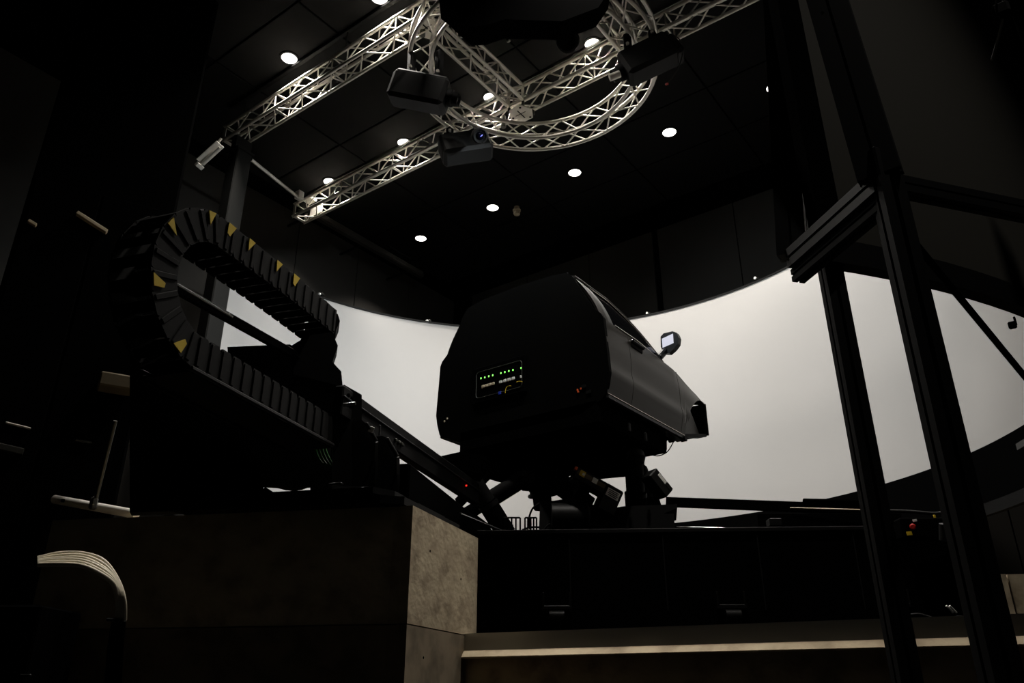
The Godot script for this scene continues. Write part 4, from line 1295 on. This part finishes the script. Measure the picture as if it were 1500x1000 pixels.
func make_screen_stand():
	var t := thing("screen_stand", "tall black slotted profile frame standing in front of the screen's near end", "frame", Vector3(-0.4, 0, -2.5))
	var far := at_h(1164, 381, 1.49)
	var near := at_h(1292, 268, 1.49)
	var rad := (near - far).normalized()
	var tang := Vector3(0.62, 0, -0.785)
	part(t, "foot_bar", profile(far, near, 0.07, 0.075, Vector3.UP), M.gunmetal)
	part(t, "foot_bar", profile(far + Vector3(0, -0.07, 0), near + Vector3(0, -0.07, 0), 0.05, 0.05, Vector3.UP), M.black)
	var right := at_h(1560, 322, 1.47)
	part(t, "cross_bar", profile(near, near + (right - near), 0.045, 0.06, Vector3.UP), M.black)
	part(t, "upper_bar", profile(far + Vector3(0, 0.02, 0), at(1136, -40, 3.72), 0.055, 0.11, Vector3.RIGHT), M.gunmetal)
	part(t, "upper_bar", profile(near + Vector3(0, 0.02, 0), at(1200, -40, 2.98), 0.055, 0.13, Vector3.RIGHT), M.gunmetal)
	# posts to the floor
	var p2 := near + Vector3(0.012, 0, 0)
	part(t, "post", profile(Vector3(p2.x, 0, p2.z), p2, 0.075, 0.075, look.z), M.black)
	var p1 := at(1213, 378, 2.93)
	part(t, "post", profile(Vector3(p1.x, 0, p1.z), p1, 0.066, 0.066, look.z), M.black)
	for p in [p1, p2]:
		part(t, "foot_plate", gbox(Vector3(p.x, 0.01, p.z), Vector3(0.16, 0.02, 0.16), Basis(), 0.004), M.black)
	part(t, "bracket", gbox(near + Vector3(0, 0.06, 0), Vector3(0.06, 0.12, 0.06), axes(rad, Vector3.UP), 0.006), M.black)
	part(t, "diagonal_brace", gtube(at(1312, 322, 2.62), at(1510, 562, 3.2), 0.0125), M.deep)
	part(t, "bolt", gtube(at(1204.5, 19, 2.82), at(1204.5, 19, 2.80), 0.006), M.steel)
	var n3 := near + tang * 0.95
	part(t, "post", profile(Vector3(n3.x, 0, n3.z), Vector3(n3.x, EYE.y + 3.2, n3.z), 0.075, 0.075, look.z), M.black)
	# a hanging curtain fold and bright clips at the upper right
	var k := thing("cable_hook", "pale wire hook with black clamp hanging at the upper right edge", "hook", at(1465, 60, 2.6))
	part(k, "clamp", gbox(at(1467, 16, 2.6), Vector3(0.05, 0.05, 0.04), Basis(), 0.008), M.black)
	part(k, "wire", gtube(at(1472, -10, 2.6), at(1468, 12, 2.6), 0.004), M.white)
	part(k, "wire", gtube(at(1460, -10, 2.6), at(1459, 14, 2.6), 0.003), M.white)
	part(k, "wire", gpath(curve([at(1470, 22, 2.6), at(1465, 45, 2.6), at(1458, 70, 2.6), at(1453, 88, 2.6)]), 0.004), M.white)
	part(k, "strap", gtube(at(1486, 22, 2.6), at(1504, 70, 2.6), 0.007), M.alu_dark)
	var sn := thing("tracking_sensor", "small black sensor hanging under the screen's lower rim at the right edge", "sensor", at(1482, 480, 4.4), "tracking sensors along the screen top")
	part(sn, "body", gbox(at(1483, 476, 4.4), Vector3(0.04, 0.035, 0.04), Basis(), 0.006), M.deep)
	part(sn, "bracket", gbox(at(1487, 470, 4.4), Vector3(0.012, 0.05, 0.02), Basis(), 0.003), M.deep)


# ---------------------------------------------------------------- left side
func make_left_side():
	# black machine tower at the far left; small fittings sit on its face
	var to := at(120, 560, 6.0)
	var tm := EYE - to
	tm.y = 0
	tm = tm.normalized()
	var tx := Vector3.UP.cross(tm)
	var on_tower := func(x: float, y: float, off: float):
		var sgt := sight(x, y)
		return EYE + sgt * ((to - EYE).dot(tm) / sgt.dot(tm)) + tm * off
	var tower := thing("machine_tower", "tall black machine tower filling the dark left side behind the pipe and rod", "machine tower", Vector3(to.x, 0, to.z))
	var tl: Vector3 = on_tower.call(-40.0, 560.0, 0.0)
	var tr_: Vector3 = on_tower.call(205.0, 560.0, 0.0)
	var tmid := (tl + tr_) / 2
	part(tower, "body", gbox(Vector3(tmid.x, 3.8, tmid.z) - tm * 0.3, Vector3(tl.distance_to(tr_), 7.6, 0.6), Basis(tx, Vector3.UP, tm), 0.02), M.deep)
	for xx in [-0.25, 0.2]:
		part(tower, "door_leaf", gbox(Vector3(tmid.x, 2.6, tmid.z) + tx * xx * tl.distance_to(tr_) + tm * 0.006, Vector3(tl.distance_to(tr_) * 0.43, 5.0, 0.012), Basis(tx, Vector3.UP, tm), 0.004), M.deep)
	# steel column and the tube at its head
	var c := at_h(352, 226, 6.03)
	var col := thing("steel_column", "grey square steel column behind the cable chain under the near truss end", "column", Vector3(c.x, 0, c.z))
	part(col, "shaft", gbox(Vector3(c.x, c.y / 2, c.z), Vector3(0.2, c.y, 0.2), Basis(), 0.012), M.column)
	part(col, "head_plate", gbox(Vector3(c.x, c.y + 0.005, c.z), Vector3(0.24, 0.03, 0.24), Basis(), 0.004), M.column)
	part(col, "saddle", gbox(Vector3(c.x, (c.y + EYE.y + TB - 0.024) / 2 + 0.01, c.z), Vector3(0.1, EYE.y + TB - 0.024 - c.y, 0.22), Basis(), 0.004), M.column)
	for q in [Vector3(-0.05, -0.1, 0), Vector3(0.03, -0.13, 0)]:
		part(col, "bolt", gtube(c + q + Vector3(0, 0, 0.1), c + q + Vector3(0, 0, 0.112), 0.013), M.black)
	part(col, "base_plate", gbox(Vector3(c.x, 0.01, c.z), Vector3(0.36, 0.02, 0.36), Basis(), 0.004), M.column)
	var tb := thing("tie_tube", "thin bright tube running from the column head to the far truss end", "tube", at_h(400, 270, 6.0))
	var ta := at_h(360, 247, 6.0)
	var te := at_h(438, 290, 6.0)
	ta = Vector3(c.x + 0.06, ta.y, c.z - 0.1)
	part(tb, "tube", gtube(ta, te, 0.022), M.alu)
	part(tb, "end_clamp", gbox(te + Vector3(0, 0.04, 0), Vector3(0.09, 0.12, 0.09), Basis(), 0.01), M.plate, "bright clamp")
	part(tb, "end_clamp", gbox(ta + Vector3(0, 0.0, 0), Vector3(0.05, 0.06, 0.05), Basis(), 0.01), M.satin)
	var du := thing("wall_duct", "long dark grey duct running along the left wall below the ceiling", "duct", V(X0 + 0.25, 6.4, -7.0))
	var d0 := at_h(440, 300, 6.45)
	var d1 := at_h(617, 404, 6.45)
	var dx := (d0.x + d1.x) / 2
	part(du, "duct", gbox(Vector3(dx, 6.45 + EYE.y, (d0.z + d1.z) / 2), Vector3(0.11, 0.11, absf(d1.z - d0.z)), Basis(), 0.02), M.wall)
	for f in [0.1, 0.5, 0.9]:
		part(du, "bracket", gbox(Vector3((dx + X0) / 2, 6.45 + EYE.y, lerpf(d0.z, d1.z, f)), Vector3(dx - X0, 0.03, 0.03), Basis(), 0.003), M.black)
	single("conduit", gpath([at_h(570, 360, TOP - 0.011), at_h(584, 369, TOP - 0.011), at_h(602, 379, TOP - 0.011)], 0.012, 6), M.gunmetal, "short thin conduit with a faint shine near the far ceiling corner", "conduit")

	# pipe rail with an upright rod
	var pr := thing("pipe_rail", "pale round pipe with an upright thin rod clamped on it, left of the plinth top", "pipe", at(140, 745, 5.4))
	part(pr, "pipe", gtube(at(80, 731, 5.6), at(200, 753, 5.3), 0.03, -1, 16), M.plate)
	part(pr, "rod", gtube(at(139, 737, 5.4), at(169, 616, 5.4), 0.013), M.alu_dark)
	part(pr, "clamp", gbox(at(137, 737, 5.38), Vector3(0.038, 0.085, 0.05), Basis(), 0.012), M.alu_dark)
	for q in [Vector2(92, 733), Vector2(186, 750)]:
		var w := at(q.x, q.y, 5.5)
		var back_: Vector3 = on_tower.call(q.x, q.y, 0.0)
		part(pr, "bracket", beam(w, back_, 0.025, 0.025), M.deep)
	part(pr, "clamp_screw", gtube(at(137, 739, 5.34), at(137, 739, 5.31), 0.007), M.steel)
	# small lit odds and ends in the dark
	single("guard_rail", beam(on_tower.call(112, 315, 0.035), on_tower.call(156, 343, 0.035), 0.03, 0.05), M.beige, "short pale guard rail lit faintly in the dark left of the cable chain", "rail", "pale rails in the dark at the left")
	single("guard_rail", beam(on_tower.call(41, 326, 0.03), on_tower.call(53, 333, 0.03), 0.025, 0.04), M.beige, "tiny piece of pale rail lit faintly near the left picture edge", "rail", "pale rails in the dark at the left")
	single("shelf_edge", beam(on_tower.call(8, 620, 0.025), on_tower.call(45, 629, 0.025), 0.012, 0.03), M.plate, "thin bright shelf edge near the left picture edge", "shelf edge")
	single("ribbed_bar", beam(on_tower.call(-10, 654, 0.035), on_tower.call(34, 664, 0.035), 0.045, 0.05), M.alu_dark, "grey ribbed bar at the left picture edge below the thin shelf edge", "bar")
	single("bracket", beam(on_tower.call(110, 646, 0.025), on_tower.call(134, 650, 0.025), 0.014, 0.03), M.alu_dark, "small metal bracket left of the upright thin rod", "bracket")
	single("concrete_corbel", gbox(on_tower.call(168, 568, 0.1), Vector3(0.24, 0.11, 0.18), Basis(tx, Vector3.UP, tm), 0.012), M.dim_concrete, "small dim concrete corbel left of the cable chain loop", "corbel")
	var fit := EYE + sight(304, 203) * ((X0 + 0.03) / sight(304, 203).x)
	single("wall_fitting", gbox(fit, Vector3(0.06, 0.17, 0.08), Basis(), 0.015), M.beige, "small tan fitting glimmering above the near truss end", "fitting")
	# dark column-like machine at the left
	var bundle := "pale cables of the bent bundle"
	var lab := "pale beige cable in the bundle that bends over the dark edge below the plinth"
	for k in 6:
		var o := Vector2(rng.randf_range(-3, 3), (k - 2.5) * 3.3)
		var sw := (k - 2.5) * 2.0
		var pts := [at(56, 822 + o.y * 0.6, 3.66 - k * 0.03), at(88, 818 + o.y * 0.9 + o.x * 0.5, 3.66 - k * 0.03), at(122, 820 + o.y * 1.1, 3.65 - k * 0.03), at(152, 832 + o.y * 1.2 + o.x, 3.63 - k * 0.025), at(170 - sw * 0.6, 854 + o.y * 0.4, 3.6 - k * 0.015), at(177 - sw, 880, 3.56), at(177 - sw * 1.1, 908, 3.56)]
		single("cable", gpath(curve(pts, 5), 0.0105, 8), M.pale_cable, lab, "cable", bundle)
	for k in 5:
		var sw := (k - 2.0) * 4.0
		single("cable", gpath(curve([at(174 - sw, 909, 3.57), at(169 - sw * 1.2, 950, 3.57), at(164 - sw * 1.3, 1040, 3.57)], 5), 0.0075, 8), M.satin, "dark cable running straight down below the pale bent bundle", "cable", "dark cables below the bundle")
	single("cable_tie", beam(at(157, 907, 3.55), at(181, 908, 3.55), 0.012, 0.03), M.satin, "small clip holding the bent cable bundle together", "clip")
	# cabinet edge the bundle comes out of
	var cab := thing("switch_cabinet", "black switch cabinet the pale cable bundle comes out of, at the lower left", "cabinet", at(20, 1000, 3.9))
	var cb := at(20, 880, 3.95)
	part(cab, "body", gbox(Vector3(cb.x - 0.2, 0.86, cb.z), Vector3(0.7, 1.72, 0.4), axes(look.x, Vector3.UP), 0.01), M.deep)
	part(cab, "door", gbox(Vector3(cb.x - 0.2, 0.86, cb.z) + look.z * Vector3(1, 0, 1) * 0.21, Vector3(0.66, 1.66, 0.02), axes(look.x, Vector3.UP), 0.006), M.black)
	part(cab, "door_handle", gbox(at(38, 989, 3.62), Vector3(0.05, 0.012, 0.02), axes(look.x, Vector3.UP), 0.003), M.gunmetal)


# ---------------------------------------------------------------- right side
func make_right_side():
	var t := thing("valve_unit", "small dark valve unit with an orange knob and yellow tag between the two frame posts", "valve unit", at(1335, 785, 5.3))
	part(t, "body", gbox(at(1350, 775, 5.4), Vector3(0.32, 0.14, 0.12), Basis(look.x, Vector3.UP, look.x.cross(Vector3.UP)), 0.012), M.deep)
	var g := Geo.new()
	g.lathe(at(1337, 771, 5.31), EYE - at(1337, 771, 5.31), [Vector2(0, -0.02), Vector2(0.02, -0.02), Vector2(0.02, 0.01), Vector2(0.012, 0.016), Vector2(0, 0.016)], 14)
	part(t, "knob", g, M.red, "orange red knob")
	part(t, "white_tag", gbox(at(1340, 762, 5.31), Vector3(0.028, 0.015, 0.006), axes(look.x + Vector3(0, 0.15, 0), Vector3.UP), 0.001), M.white)
	part(t, "yellow_tag", gbox(at(1332, 781, 5.31), Vector3(0.036, 0.026, 0.006), axes(look.x + Vector3(0, 0.1, 0), Vector3.UP), 0.001), M.yellow, "yellow tag")
	part(t, "yellow_tag", gbox(at(1369, 756, 5.31), Vector3(0.014, 0.02, 0.006), axes(look.x, Vector3.UP), 0.001), M.yellow)
	part(t, "filter_bowl", gtube(at(1382, 791, 5.2), at(1382, 767, 5.2), 0.026, 0.028, 16), M.gunmetal)
	part(t, "filter_side", gtube(at(1388, 778, 5.2), at(1398, 779, 5.2), 0.012, -1, 10), M.gunmetal)
	part(t, "air_pipe", gpath(curve([at(1298, 748, 5.6), at(1330, 749, 5.6), at(1370, 752, 5.6), at(1385, 748, 5.6)]), 0.012, 8), M.gunmetal)
	single("cable", gpath(curve([at(1386, 887, 4.9), at(1392, 892, 4.9), at(1396, 897, 4.9)]), 0.006), M.white, "short white cable piece below the sloping end of the platform, left one", "cable", "short white cables at the platform end")
	single("cable", gpath(curve([at(1391, 887, 4.9), at(1396, 892, 4.9), at(1401, 897, 4.9)]), 0.006), M.white, "short white cable piece below the sloping end of the platform, right one", "cable", "short white cables at the platform end")
